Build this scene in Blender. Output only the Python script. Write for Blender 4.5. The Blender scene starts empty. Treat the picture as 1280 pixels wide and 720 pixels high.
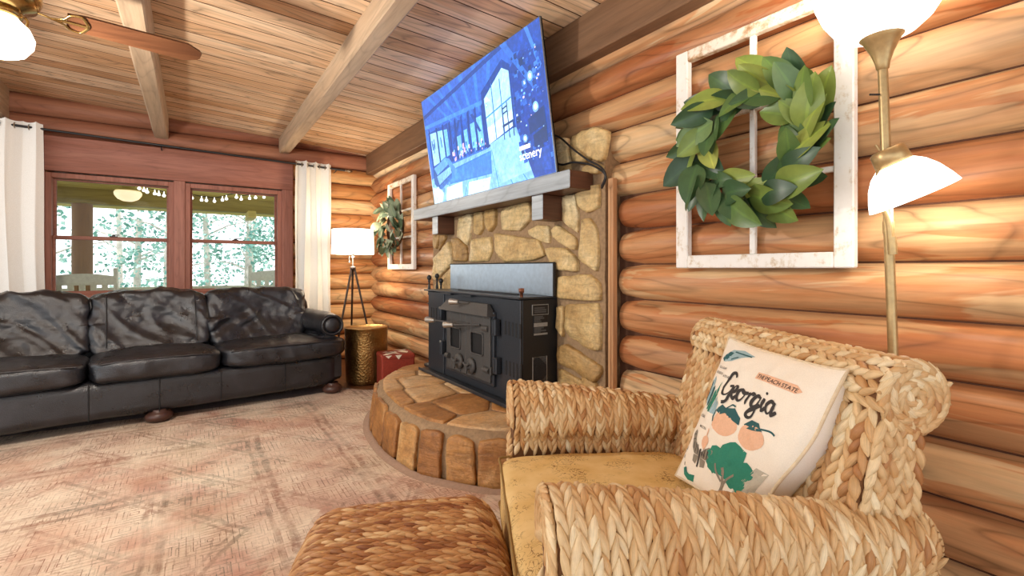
import bpy, math, random
import numpy as np
from mathutils import Vector, Matrix, noise as mnoise
random.seed(7); RNG = np.random.default_rng(7)
SC = bpy.context.scene
COL = SC.collection
# ------------------------------------------------------------------ camera geometry (metres; z = 0 is the floor)
H, FPX, U0, V0 = 1.10, 600.0, 640.0, 335.0
TH = math.atan(400/600.0); SN, CS = math.sin(TH), math.cos(TH)
def ray(u, v):
    t = (u-U0)/FPX
    return Vector((SN+t*CS, CS-t*SN, -(v-V0)/FPX))
def at_x(u, v, X):
    d = ray(u, v); s = X/d.x; return Vector((X, d.y*s, H+d.z*s))
def at_y(u, v, Y):
    d = ray(u, v); s = Y/d.y; return Vector((d.x*s, Y, H+d.z*s))
def at_z(u, v, Z):
    d = ray(u, v); s = (Z-H)/d.z; return Vector((d.x*s, d.y*s, Z))
def at_f(u, v, F):
    d = ray(u, v); return Vector((d.x*F, d.y*F, H+d.z*F))
# ------------------------------------------------------------------ colours and node helpers
def lin(c):
    c = c/255.0
    return c/12.92 if c <= .04045 else ((c+.055)/1.055)**2.4
def C(h, a=1.0):
    h = h.lstrip('#')
    return (lin(int(h[0:2], 16)), lin(int(h[2:4], 16)), lin(int(h[4:6], 16)), a)
class NT:
    def __init__(s, name):
        s.mat = bpy.data.materials.new(name); s.mat.use_nodes = True
        s.t = s.mat.node_tree; s.t.nodes.clear()
        s.out = s.t.nodes.new('ShaderNodeOutputMaterial')
    def n(s, typ, ins=None, **props):
        nd = s.t.nodes.new('ShaderNode'+typ)
        for k, v in props.items(): setattr(nd, k, v)
        for k, v in (ins or {}).items():
            sk = nd.inputs[k]
            if isinstance(v, bpy.types.NodeSocket): s.t.links.new(v, sk)
            else: sk.default_value = v
        return nd
    def coord(s, kind='Object', scale=(1, 1, 1), rot=(0, 0, 0), loc=(0, 0, 0)):
        tc = s.n('TexCoord')
        return s.n('Mapping', {'Vector': tc.outputs[kind], 'Scale': scale, 'Rotation': rot, 'Location': loc}).outputs[0]
    def noise(s, vec, scale, detail=4, rough=.55, dist=0.0):
        return s.n('TexNoise', {'Vector': vec, 'Scale': scale, 'Detail': detail, 'Roughness': rough, 'Distortion': dist}).outputs['Fac']
    def ramp(s, fac, stops, interp='LINEAR'):
        r = s.n('ValToRGB', {'Fac': fac}); cr = r.color_ramp; cr.interpolation = interp
        while len(cr.elements) > 1: cr.elements.remove(cr.elements[-1])
        cr.elements[0].position, cr.elements[0].color = stops[0]
        for p, c in stops[1:]:
            e = cr.elements.new(p); e.color = c
        return r.outputs['Color']
    def mix(s, fac, a, b, mode='MIX'):
        m = s.n('Mix', data_type='RGBA', blend_type=mode)
        for k, v in ((0, fac), (6, a), (7, b)):
            if isinstance(v, bpy.types.NodeSocket): s.t.links.new(v, m.inputs[k])
            else: m.inputs[k].default_value = v
        return m.outputs[2]
    def math(s, op, a, b=0.0, c=0.0, clamp=False):
        m = s.n('Math', operation=op); m.use_clamp = clamp
        for k, v in enumerate((a, b, c)):
            if isinstance(v, bpy.types.NodeSocket): s.t.links.new(v, m.inputs[k])
            else: m.inputs[k].default_value = v
        return m.outputs[0]
    def bump(s, height, strength=.3, dist=.01):
        return s.n('Bump', {'Height': height, 'Strength': strength, 'Distance': dist}).outputs[0]
    def bsdf(s, color, rough=.5, normal=None, metal=0.0, **kw):
        ins = {'Base Color': color, 'Roughness': rough, 'Metallic': metal}
        if normal is not None: ins['Normal'] = normal
        ins.update(kw)
        b = s.n('BsdfPrincipled', ins)
        s.t.links.new(b.outputs[0], s.out.inputs[0]); return s.mat
    def attr(s, name='tint'):
        return s.n('Attribute', attribute_name=name)
def sep(nt, vec):
    return nt.n('SeparateXYZ', {'Vector': vec}).outputs
def g4(x): return (x, x, x, 1)
def plain(name, col, rough=.5, metal=0.0, bump=0.0, bscale=60, var=.12, **kw):
    nt = NT(name); co = nt.coord()
    f = nt.noise(co, bscale, 3)
    c = C(col)
    dark = tuple(x*(1-var) for x in c[:3])+(1,); light = tuple(min(1, x*(1+var)) for x in c[:3])+(1,)
    colr = nt.ramp(f, [(.3, dark), (.7, light)])
    nrm = nt.bump(f, bump, .004) if bump else None
    return nt.bsdf(colr, rough, nrm, metal, **kw)
def emis(name, col, strength):
    nt = NT(name)
    return nt.bsdf(C(col), .4, None, 0.0, **{'Emission Color': C(col), 'Emission Strength': strength})
def log_wood(name, axis, cols, grain=.55, rough=.45, knots=True, gscale=1.0, gloss=.25, peel=0.0):
    """long grained timber; tint attribute: r = colour shift, g = random offset"""
    nt = NT(name)
    at = nt.attr(); rgb = nt.n('SeparateColor', {'Color': at.outputs['Color']}).outputs
    off = nt.math('MULTIPLY', rgb[1], 37.0)
    tc = nt.n('TexCoord').outputs['Object']
    offv = nt.n('CombineXYZ', {'X': off, 'Y': off, 'Z': off}).outputs[0]
    vv = nt.n('VectorMath', {0: tc, 1: offv}, operation='ADD').outputs[0]
    sc = [7.0*gscale]*3; sc[axis] = .55*gscale
    st = nt.n('Mapping', {'Vector': vv, 'Scale': sc}).outputs[0]
    sc2 = [26.0*gscale]*3; sc2[axis] = 1.3*gscale
    st2 = nt.n('Mapping', {'Vector': vv, 'Scale': sc2}).outputs[0]
    big=nt.noise(st,.8,4,.62,.5)
    fine=nt.noise(st2,1.4,5,.65,.3)
    sc3=[5.2*gscale]*3; sc3[axis]=.80*gscale
    st3=nt.n('Mapping',{'Vector':vv,'Scale':sc3}).outputs[0]
    rings=nt.n('TexNoise',{'Vector':st3,'Scale':.8,'Detail':1.5,'Roughness':.45,'Distortion':.25}).outputs['Fac']
    rw=nt.math('FRACT',nt.math('MULTIPLY',rings,13.0))
    lmod=nt.noise(st,2.2,3)
    line=nt.ramp(rw,[(0,g4(.34)),(.07,g4(.80)),(.2,g4(1)),(.6,g4(1.06)),(.9,g4(.86)),(1,g4(.34))])
    base=nt.ramp(nt.math('ADD',nt.math('MULTIPLY',big,.6),nt.math('MULTIPLY',rgb[0],.42)),
                 [(.24,C(cols[0])),(.42,C(cols[1])),(.58,C(cols[2])),(.76,C(cols[3]))])
    col=nt.mix(nt.math('MULTIPLY',nt.ramp(lmod,[(.28,g4(.25)),(.6,g4(1))]),grain),base,line,'MULTIPLY')
    if peel:
        pn=nt.n('TexNoise',{'Vector':nt.n('Mapping',{'Vector':st3,'Location':(3,7,1)}).outputs[0],'Scale':.8,'Detail':5.0,'Roughness':.58,'Distortion':.7}).outputs['Fac']
        pm_=nt.ramp(pn,[(.485,g4(0)),(.505,g4(1)),(.60,g4(.55))])
        col=nt.mix(nt.math('MULTIPLY',pm_,peel),col,(.84,.52,.36,1),'MULTIPLY')
        ck=[30.0]*3; ck[axis]=.45
        cn=nt.n('TexNoise',{'Vector':nt.n('Mapping',{'Vector':vv,'Scale':ck}).outputs[0],'Scale':1.0,'Detail':2.0,'Roughness':.5,'Distortion':.1}).outputs['Fac']
        col=nt.mix(.7,col,nt.ramp(cn,[(.20,g4(.35)),(.26,g4(1))]),'MULTIPLY')
    fr=nt.ramp(fine,[(.3,g4(.66)),(.6,g4(1.08))])
    col=nt.mix(.75,col,fr,'MULTIPLY')
    if knots:
        kc = [2.3*gscale]*3; kc[axis] = .8*gscale
        kv = nt.n('Mapping', {'Vector': vv, 'Scale': kc}).outputs[0]
        vor = nt.n('TexVoronoi', {'Vector': kv, 'Scale': 1.0, 'Randomness': 1.0}).outputs['Distance']
        kn = nt.ramp(vor, [(.02, g4(.22)), (.06, g4(.6)), (.11, g4(1))])
        col = nt.mix(.8, col, kn, 'MULTIPLY')
    nrm = nt.bump(fine, .25, .004)
    return nt.bsdf(col, rough, nrm, 0, **{'Specular IOR Level': gloss})
# ------------------------------------------------------------------ mesh builder
class MB:
    def __init__(s): s.v=[]; s.f=[]; s.m=[]; s.sm=[]; s.c=[]; s.M=None; s.tint=(.5,.5,.5); s.mi=0; s.smooth=True
    def add(s, vs, fs, smooth=None, mi=None, tint=None):
        b = len(s.v)
        if s.M is not None: vs = [s.M @ Vector(p) for p in vs]
        s.v.extend([tuple(p) for p in vs]); t = tint or s.tint
        if isinstance(t, list): s.c.extend(t)
        else: s.c.extend([t]*len(vs))
        for f in fs: s.f.append([i+b for i in f])
        s.m.extend([s.mi if mi is None else mi]*len(fs)); s.sm.extend([s.smooth if smooth is None else smooth]*len(fs))
        return s
    def box(s, x0, x1, y0, y1, z0, z1, bev=.004, **k):
        lo=(min(x0,x1),min(y0,y1),min(z0,z1)); hi=(max(x0,x1),max(y0,y1),max(z0,z1))
        bev=min(bev,*( .49*(hi[i]-lo[i]) for i in range(3)))
        vs=[]; idx={}
        for sx in (0,1):
            for sy in (0,1):
                for sz in (0,1):
                    sg=(sx,sy,sz); c=[hi[i] if sg[i] else lo[i] for i in range(3)]
                    for ax in range(3):
                        p=list(c)
                        for i in range(3):
                            if i!=ax: p[i]+= -bev if sg[i] else bev
                        idx[(sg,ax)]=len(vs); vs.append(p)
        fs=[]
        for ax in range(3):
            o=[i for i in range(3) if i!=ax]
            for sd in (0,1):
                q=[]
                for a,b in ((0,0),(1,0),(1,1),(0,1)):
                    sg=[0,0,0]; sg[ax]=sd; sg[o[0]]=a; sg[o[1]]=b; q.append(idx[(tuple(sg),ax)])
                fs.append(q)
            for a in (0,1):
                for b in (0,1):
                    e0=[0,0,0]; e0[o[0]]=a; e0[o[1]]=b; e1=list(e0); e1[ax]=1
                    e0=tuple(e0); e1=tuple(e1)
                    fs.append([idx[(e0,o[0])],idx[(e0,o[1])],idx[(e1,o[1])],idx[(e1,o[0])]])
        for sx in (0,1):
            for sy in (0,1):
                for sz in (0,1): fs.append([idx[((sx,sy,sz),a)] for a in range(3)])
        k.setdefault('smooth', False)
        # fix winding outward
        ctr=Vector([(lo[i]+hi[i])/2 for i in range(3)])
        out=[]
        for f in fs:
            P=[Vector(vs[i]) for i in f]; n=(P[1]-P[0]).cross(P[2]-P[0]); m=sum(P,Vector())/len(P)
            out.append(f if n.dot(m-ctr)>0 else f[::-1])
        return s.add(vs,out,**k)
    def grid(s, P, cu=False, cv=False, **k):
        nu=len(P); nv=len(P[0]); vs=[p for r in P for p in r]; fs=[]
        for i in range(nu if cu else nu-1):
            for j in range(nv if cv else nv-1):
                i2=(i+1)%nu; j2=(j+1)%nv
                fs.append([i*nv+j,i2*nv+j,i2*nv+j2,i*nv+j2])
        return s.add(vs,fs,**k)
    def tube(s, path, r, n=10, caps=True, closed=False, flat=1.0, **k):
        path=[Vector(p) for p in path]; N=len(path)
        rs=list(r) if hasattr(r,'__len__') else [r]*N
        up=None; P=[]
        for i,p in enumerate(path):
            if closed: t=path[(i+1)%N]-path[i-1]
            else: t=path[min(i+1,N-1)]-path[max(i-1,0)]
            t.normalize()
            if up is None:
                up=Vector((0,0,1)) if abs(t.z)<.9 else Vector((1,0,0))
            up=(up-t*up.dot(t)).normalized(); sd=t.cross(up)
            P.append([p+(up*math.cos(2*math.pi*j/n)*flat+sd*math.sin(2*math.pi*j/n))*rs[i] for j in range(n)])
        s.grid(P,closed,True,**k)
        if caps and not closed:
            s.add(P[0],[list(range(n))],**k); s.add(P[-1],[list(range(n))[::-1]],**k)
        return s
    def lathe(s, prof, n=24, o=(0,0,0), axis=None, caps=False, **k):
        o=Vector(o); R=Matrix.Identity(3)
        if axis is not None: R=Vector((0,0,1)).rotation_difference(Vector(axis).normalized()).to_matrix()
        P=[[o+R@Vector((r*math.cos(2*math.pi*j/n),r*math.sin(2*math.pi*j/n),z)) for j in range(n)] for r,z in prof]
        s.grid(P,False,True,**k)
        if caps:
            s.add(P[0],[list(range(n))[::-1]],**k); s.add(P[-1],[list(range(n))],**k)
        return s
    def prism(s, poly, ex, **k):
        """poly: list of 3d points, extruded by vector ex"""
        n=len(poly); ex=Vector(ex); a=[Vector(p) for p in poly]; b=[p+ex for p in a]
        fs=[list(range(n)),[n+i for i in range(n)][::-1]]+[[i,n+i,n+(i+1)%n,(i+1)%n] for i in range(n)]
        k.setdefault('smooth',False)
        return s.add(a+b,fs,**k)
    def build(s, name, mats, parent=None, loc=None):
        me=bpy.data.meshes.new(name); me.from_pydata([tuple(v) for v in s.v],[],s.f)
        for m in (mats if isinstance(mats,(list,tuple)) else [mats]): me.materials.append(m)
        me.polygons.foreach_set('material_index',s.m); me.polygons.foreach_set('use_smooth',s.sm)
        ca=me.color_attributes.new('tint','FLOAT_COLOR','POINT')
        arr=np.ones((len(s.v),4),dtype=np.float32)
        if len(s.c): arr[:,:3]=np.array(s.c,dtype=np.float32)
        ca.data.foreach_set('color',arr.ravel()); me.update()
        o=bpy.data.objects.new(name,me); COL.objects.link(o)
        if parent is not None: o.parent=parent
        if loc is not None: o.location=loc
        return o
def fixn(o):
    import bmesh
    bm=bmesh.new(); bm.from_mesh(o.data); bmesh.ops.recalc_face_normals(bm,faces=bm.faces); bm.to_mesh(o.data); bm.free(); return o
def tag(o, label, cat, group=None, kind=None):
    o['label']=label; o['category']=cat
    if group: o['group']=group
    if kind: o['kind']=kind
    return o
def thing(name, label, cat, loc=(0,0,0), rz=0.0, group=None):
    o=bpy.data.objects.new(name,None); COL.objects.link(o); o.location=loc; o.rotation_euler=(0,0,rz)
    o.empty_display_size=.1
    return tag(o,label,cat,group)
def struct(o): o['kind']='structure'; return o
def copy_tree(root):
    def rec(o,par):
        c=o.copy(); COL.objects.link(c); c.parent=par
        for ch in list(o.children): rec(ch,c)
        return c
    return rec(root,None)
def shade_cube(nx, ny, nz):
    """welded surface grid of the cube [-1,1]^3"""
    vs={}; fs=[]
    def vid(p):
        k=tuple(round(a,5) for a in p)
        if k not in vs: vs[k]=len(vs)
        return vs[k]
    N=(nx,ny,nz)
    for ax in range(3):
        a,b=[i for i in range(3) if i!=ax]
        for sd in (-1,1):
            for i in range(N[a]):
                for j in range(N[b]):
                    q=[]
                    for di,dj in ((0,0),(1,0),(1,1),(0,1)):
                        p=[0,0,0]; p[ax]=sd; p[a]=-1+2*(i+di)/N[a]; p[b]=-1+2*(j+dj)/N[b]; q.append(vid(p))
                    flip=(sd>0) ^ (ax==1)
                    fs.append(q if flip else q[::-1])
    return [Vector(k) for k in vs.keys()], fs
def cushion(mb, lo, hi, n=5.0, puff=(0,0,0), res=(24,24,10), wr=0.0, wscale=6.0, seed=0, warp=None, **k):
    ps,fs=shade_cube(*res); out=[]
    lo=Vector(lo); hi=Vector(hi); c=(lo+hi)/2; h=(hi-lo)/2
    for p in ps:
        m=(abs(p.x)**n+abs(p.y)**n+abs(p.z)**n)**(1/n); q=p/m
        pf=Vector((puff[0]*q.x*(1-q.y**2)*(1-q.z**2), puff[1]*q.y*(1-q.x**2)*(1-q.z**2), puff[2]*q.z*(1-q.x**2)*(1-q.y**2)))
        P=Vector((q.x*h.x,q.y*h.y,q.z*h.z))+pf
        if wr:
            w=mnoise.fractal(P*wscale+Vector((seed,seed*2,0)),.6,2,4)
            r=1-abs(mnoise.noise(Vector((P.x*wscale*.9+P.z*wscale*.8+seed,P.y*wscale*.5,P.z*wscale*.35-P.x*1.5))))*2
            P=P+q.normalized()*(wr*w*.6+wr*max(0,r-.55)*1.5)
        P=c+P
        if warp: P=warp(P,q)
        out.append(P)
    return mb.add(out,fs,**k)
def smoothpath(pts, n=8, closed=False):
    """Catmull-Rom through pts (any dimension)"""
    pts=[Vector(p) for p in pts]; N=len(pts); out=[]
    for i in range(N if closed else N-1):
        p0=pts[(i-1)%N] if closed or i>0 else pts[0]; p1=pts[i]; p2=pts[(i+1)%N]; p3=pts[(i+2)%N] if closed or i+2<N else pts[-1]
        for j in range(n):
            t=j/n
            out.append(.5*((2*p1)+(p2-p0)*t+(2*p0-5*p1+4*p2-p3)*t*t+(3*p1-p0-3*p2+p3)*t**3))
    if not closed: out.append(pts[-1])
    return out
# ------------------------------------------------------------------ braided seagrass
def braid(mb, S, amax, bmax, pitch, width, a0=0.0, b0=0.0, height=.011, slant=.48, jit=.12, sizef=None, seed=1, tone=.5, lenf=1.75):
    """chains of slanted leaf shaped strands on surface S(a,b)->(pos,Ta,Tb,N); a runs along the chain, b across"""
    rg=np.random.default_rng(seed)
    nb=max(1,int(round((bmax-b0)/width))); wb=(bmax-b0)/nb
    K=7; RN=6
    xs=np.linspace(-1,1,K); rad=np.array([.10,.62,.95,1.0,.86,.5,.06])
    ang=np.linspace(0,2*np.pi,RN,endpoint=False)
    base=np.array([[x,r*math.cos(a),r*math.sin(a)] for x,r in zip(xs,rad) for a in ang])
    faces=[]
    for i in range(K-1):
        for j in range(RN):
            j2=(j+1)%RN; faces.append([i*RN+j,(i+1)*RN+j,(i+1)*RN+j2,i*RN+j2])
    faces=faces
    V=[];Fc=[];Cc=[];off=len(mb.v)
    for ib in range(nb):
        bc=b0+(ib+.5)*wb; na=int((amax-a0)/pitch)
        ph=rg.random()*.3
        chain=rg.normal(0,.10)
        for ia in range(na+1):
            for sd in (-1,1):
                a=a0+(ia+ph+(.5 if sd>0 else 0))*pitch
                if a>amax: continue
                b=bc+sd*wb*.25
                pos,Ta,Tb,N=S(a,b)
                f=1.0 if sizef is None else sizef(a,b)
                sl=sd*slant*(1+rg.normal(0,.12))+rg.normal(0,.06)
                dx=Ta*math.cos(sl)-Tb*math.sin(sl); dy=Ta*math.sin(sl)+Tb*math.cos(sl)
                L=pitch*lenf*.5*(1+rg.normal(0,jit)); W=wb*.285*f*(1+rg.normal(0,jit)); Hh=height*f*(1+rg.normal(0,jit))
                tilt=.16
                dxn=(dx+N*tilt*-1.0)
                tw=rg.normal(0,.35)
                c=np.array(pos); X=np.array(dxn)*L; Y=np.array(dy*math.cos(tw)+N*math.sin(tw))*W; Z=np.array(N*math.cos(tw)-dy*math.sin(tw))*Hh
                bend=(base[:,0:1]**2)*-.25
                pts=c+base[:,0:1]*X+base[:,1:2]*Y+(base[:,2:3]+bend)*Z
                V.append(pts); t=min(1,max(0,tone+chain+rg.normal(0,.2)))
                Cc.append((t,rg.random()))
    n=K*RN
    for i,pts in enumerate(V):
        o=off+i*n
        mb.v.extend(map(tuple,pts.tolist())); mb.c.extend([(Cc[i][0],Cc[i][1],q) for q in STRIPE])
        mb.f.extend([[q+o for q in f] for f in faces])
    cnt=len(V)*len(faces)
    mb.m.extend([mb.mi]*cnt); mb.sm.extend([True]*cnt)
STRIPE=[abs(2*(j/6)-1) if False else ((j*0.37)%1.0) for i in range(7) for j in range(6)]
def strand(mb,p,d,N,L,W,Hh,tone,seed):
    rg=np.random.default_rng(seed+5000); d=Vector(d).normalized(); N=Vector(N); s=N.cross(d).normalized(); vs=[]
    for x,r in zip(np.linspace(-1,1,7),(.10,.62,.95,1.0,.86,.5,.06)):
        for j in range(6):
            a=2*math.pi*j/6; vs.append(Vector(p)+d*(x*L*(1+rg.normal(0,.02)))+s*(r*W*math.cos(a))+N*(r*Hh*math.sin(a)-.25*x*x*Hh))
    t=min(1,max(0,tone+rg.normal(0,.16))); q=rg.random()
    mb.add(vs,[[i*6+j,(i+1)*6+j,(i+1)*6+(j+1)%6,i*6+(j+1)%6] for i in range(6) for j in range(6)],tint=[(t,q,st) for st in STRIPE])
def extr_surface(path, axis, scale=None):
    """surface from a profile polyline (Vectors) extruded along axis; returns S(a,b), length. path(b) may be a function of b"""
    ax=Vector(axis).normalized()
    cache={}
    def prof(b):
        key=round(b,4)
        if key not in cache:
            P=[Vector(p) for p in (path(b) if callable(path) else path)]
            L=[0]
            for i in range(1,len(P)): L.append(L[-1]+(P[i]-P[i-1]).length)
            cache[key]=(P,L)
        return cache[key]
    def S(a,b):
        P,L=prof(b); tot=L[-1]; a=max(0,min(tot-1e-6,a))
        lo=0
        for i in range(1,len(L)):
            if L[i]>=a: lo=i-1; break
        s=(a-L[lo])/max(1e-9,L[lo+1]-L[lo])
        def tang(i): return (P[min(i+1,len(P)-1)]-P[max(i-1,0)]).normalized()
        Ta=tang(lo).lerp(tang(lo+1),s).normalized()
        p=P[lo].lerp(P[lo+1],s)+ax*b
        Tb=(ax-Ta*ax.dot(Ta)).normalized(); N=Ta.cross(Tb)
        return p,Ta,Tb,N
    return S, (lambda b: prof(b)[1][-1])
WORLD=2.2; EXPO=0.0; TVGLOW=1.5; SHADE=2.2; GLOBE=3.0; BOWL=3.0; RSH=3.0; RUGSHADE=2.2
LP=(105,20,2.2,14)
OTT=(.445,1.165,math.radians(-22.7),.265,.26)
# ------------------------------------------------------------------ camera, world, colour management
cam=bpy.data.cameras.new('camera'); cam.lens=FPX/1280*36; cam.sensor_width=36; cam.shift_y=(V0-360)/1280; cam.clip_start=.05
co=bpy.data.objects.new('camera',cam); COL.objects.link(co); co.location=(0,0,H); co.rotation_euler=(math.pi/2,0,-TH); SC.camera=co
w=bpy.data.worlds.new('sky'); SC.world=w; w.use_nodes=True
bg=w.node_tree.nodes['Background']; bg.inputs[0].default_value=(.93,.97,1,1); bg.inputs[1].default_value=WORLD
SC.view_settings.view_transform='Standard'; SC.view_settings.look='None'; SC.view_settings.exposure=EXPO; SC.view_settings.gamma=1.0
SC.cycles.use_denoising=True; SC.cycles.max_bounces=8; SC.cycles.diffuse_bounces=4; SC.cycles.glossy_bounces=3
SC.cycles.transparent_max_bounces=12; SC.cycles.sample_clamp_indirect=6; SC.cycles.caustics_reflective=False; SC.cycles.caustics_refractive=False
# ------------------------------------------------------------------ materials
M={}
LOGC=['#985c3a','#c29165','#d8b486','#ead6b2']
M['log_r']=log_wood('log_right',1,LOGC,.75,.40,peel=.8)
M['log_b']=log_wood('log_back',0,['#9c5c34','#c88e58','#deb27c','#f0d8aa'],.75,.40,peel=.55)
M['board']=log_wood('ceiling_board',0,['#b07c52','#d4a87e','#e6c4a0','#f2dabc'],.85,.5,False,1.15)
M['beam']=log_wood('pale_beam',1,['#8f7358','#b49a7e','#c4ac90','#d6c2aa'],.3,.6,True,.9)
M['darkbeam']=log_wood('dark_beam',1,['#5a4230','#7a5c44','#866850','#967a60'],.25,.55,False,.9)
M['redwood']=log_wood('red_plank',0,['#84523f','#986250','#a67060','#b4826c'],.25,.5,True,1.3)
M['redwood_v']=log_wood('red_plank_upright',2,['#84523f','#986250','#a67060','#b4826c'],.22,.5,True,1.3)
M['trimwood']=log_wood('tan_trim',2,['#9a6a44','#b98a60','#c89a70','#d6ae86'],.3,.5,False,1.0)
M['mantel_front_sheen']=log_wood('mantel_front_sheen',1,['#8a949c','#aab4bb','#bcc5ca','#ced5d8'],.3,.35,False,1.1,.5)  # cool window reflection painted into the colour of the front faces
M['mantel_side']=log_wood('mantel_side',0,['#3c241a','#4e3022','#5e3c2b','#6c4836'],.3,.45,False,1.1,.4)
M['black']=plain('black_metal','#1c1c1e',.42,.0,.0)
M['gap']=plain('dark_gap','#5a3824',.9)
M['topred']=log_wood('dim_red_log',0,['#7a4a34','#96604a','#a67258','#b88a6c'],.35,.5)
# ------------------------------------------------------------------ floor, ceiling, walls
W,D=1.95,6.05
mb=MB(); mb.box(-3.4,2.2,-3.0,6.3,-.12,-.012,.0); floor=struct(mb.build('floor',log_wood('floor_planks',1,['#4e2f1d','#6b4327','#7c5132','#8c6040'],.4,.45,False)))
CK=.055
def ceil_z(x): return 2.505+CK*(1.80-x)
# logs of the fireplace wall
def log_mesh(mb, axis, zk, zt, a0, a1, dep, n, tint, cap0=False, cap1=False, seed=0, ph=0.0):
    """one half round log; axis 1: along y on plane x=W, axis 0: along x on plane y=D"""
    S=11; P=[]
    L=a1-a0
    for i in range(n+1):
        a=a0+L*i/n; row=[]
        tap=1.0
        for cap,dist in ((cap0,a-a0),(cap1,a1-a)):
            if cap and dist<.11: tap=min(tap,math.sqrt(max(.0,1-(1-dist/.11)**2))*.14+.86 if dist>0 else .86)
        d=dep*(1+.13*mnoise.noise(Vector((a*.9,zk*7,seed))))
        dz=.006*mnoise.noise(Vector((a*.7,zk*5,seed+9)))
        for j in range(S+1):
            s=-1+2*j/S; zz=(zk+zt)/2+(zt-zk)/2*s*(.985)*(tap if abs(tap-1)>1e-6 else 1)+dz*(1-s*s)
            o=d*max(0,1-abs(s)**2.3)**.60*tap+.012*mnoise.noise(Vector((a*2.2,zz*9,seed)))*(1-s*s)
            row.append((W-o,a,zz) if axis==1 else (a,D-o,zz))
        P.append(row)
    if axis==1: P=P[::-1]
    mb.grid(P,tint=tint)
    for cap,r in ((cap0,P[-1] if axis==1 else P[0]),(cap1,P[0] if axis==1 else P[-1])):
        if cap:
            m=Vector(r[0]).lerp(Vector(r[-1]),.5); m2=m+Vector((.05,0,0)) if axis==1 else m+Vector((0,.05,0))
            mb.add(list(r)+[m2],[[i,i+1,len(r)] for i in range(len(r)-1)],tint=tint)
PITCH=.1834; Z0=1.12
mb=MB()
rl=random.Random(3)
STONE_R=1.854; STONE_L=4.05
for k in range(-7,8):
    zk=Z0+k*PITCH; zt=zk+PITCH
    if zk>2.52: break
    t=(min(1,max(0,rl.gauss(.5,.22))),rl.random(),0)
    t2=(min(1,max(0,t[0]+rl.gauss(0,.12))),rl.random(),0)
    zk=max(zk,-.01)
    if zt<1.60:
        log_mesh(mb,1,zk,zt,-3.0,1.803,.075,40,t,False,True,k)
        log_mesh(mb,1,zk,zt,3.95,6.2,.075,24,t2,False,False,k+20)
    elif zt<1.9:
        log_mesh(mb,1,zk,zt,-3.0,1.93,.075,40,t,False,False,k); log_mesh(mb,1,zk,zt,1.93,6.2,.07,30,t2,False,False,k+20)
    else:
        log_mesh(mb,1,zk,zt,-3.0,6.2,.072,60,t,False,False,k)
mb.box(W-.004,W+.16,-3.0,6.2,-.02,2.7,0,tint=(.1,.2,0),mi=1)
wall_right=struct(mb.build('wall_right',[M['log_r'],M['gap']]))
# window wall: logs, cut by the window opening
WX0=at_y(62,300,5.97).x; WX1=at_y(366,300,5.97).x          # outer casing edges
WZ1=1.985; WZ0=.80
mb=MB()
for k in range(-7,8):
    zk=Z0+PITCH/2+k*PITCH; zt=zk+PITCH
    if zk>2.72: break
    t=(min(1,max(0,rl.gauss(.55,.2))),rl.random(),0); zk=max(zk,-.01)
    if zt>2.36:
        mb.mi=2; log_mesh(mb,0,zk,zt,-3.4,2.1,.075,40,(t[0]*.7,t[1],0),seed=k+50); mb.mi=0
    elif zk>WZ0-.1:
        log_mesh(mb,0,zk,zt,-3.4,WX0-.02,.08,14,t,seed=k+50); log_mesh(mb,0,zk,zt,WX1-.02,2.1,.08,16,t,seed=k+50)
    else:
        log_mesh(mb,0,zk,zt,-3.4,2.1,.08,40,t,seed=k+50)
mb.box(-3.4,WX0-.01,D-.004,D+.16,-.02,2.8,0,tint=(.1,.2,0),mi=1); mb.box(WX1-.04,2.1,D-.004,D+.16,-.02,2.8,0,tint=(.1,.2,0),mi=1)
mb.box(WX0-.01,WX1-.04,D-.004,D+.16,-.02,WZ0,0,tint=(.1,.2,0),mi=1); mb.box(WX0-.01,WX1-.04,D-.004,D+.16,WZ1,2.8,0,tint=(.1,.2,0),mi=1)
wall_back=struct(mb.build('wall_back',[M['log_b'],M['gap'],M['topred']]))
# ceiling boards running across the room
mb=MB(); y=-3.0; i=0
BW=.152
while y<6.12:
    for xa,xb in ((-3.4,-.25),(-.25,.87),(.87,2.1)):
        t=(min(1,max(0,rl.gauss(.55,.2))),rl.random(),0)
        g=.0045
        y0,y1=y+g,y+BW-g
        b=[(xa,y,ceil_z(xa)+.012),(xa,y0,ceil_z(xa)),(xa,y1,ceil_z(xa)),(xa,y+BW,ceil_z(xa)+.012)]
        c=[(xb,p[1],p[2]-ceil_z(xa)+ceil_z(xb)) for p in b]
        mb.add(b+c,[[1,2,6,5]],smooth=False,tint=t); mb.add(b+c,[[0,1,5,4],[2,3,7,6]],smooth=False,tint=t,mi=1)
    y+=BW
mb.add([(-3.4,-3,ceil_z(-3.4)+.02),(2.1,-3,ceil_z(2.1)+.02),(2.1,6.2,ceil_z(2.1)+.02),(-3.4,6.2,ceil_z(-3.4)+.02)],[[0,1,2,3]],smooth=False,tint=(.1,.1,0))
mb.add([(-3.4,-3,ceil_z(-3.4)+.2),(2.1,-3,ceil_z(2.1)+.2),(2.1,6.2,ceil_z(2.1)+.2),(-3.4,6.2,ceil_z(-3.4)+.2)],[[0,1,2,3]],smooth=False,tint=(.1,.1,0))
ceiling=struct(mb.build('ceiling',[M['board'],M['gap']]))
# dark beam where ceiling meets the fireplace wall
mb=MB(); mb.tint=(.5,.3,0); mb.box(1.80,1.96,-3.0,5.97,2.262,ceil_z(1.9)+.004,.006)
struct(mb.build('trim_1',M['darkbeam']))
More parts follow.
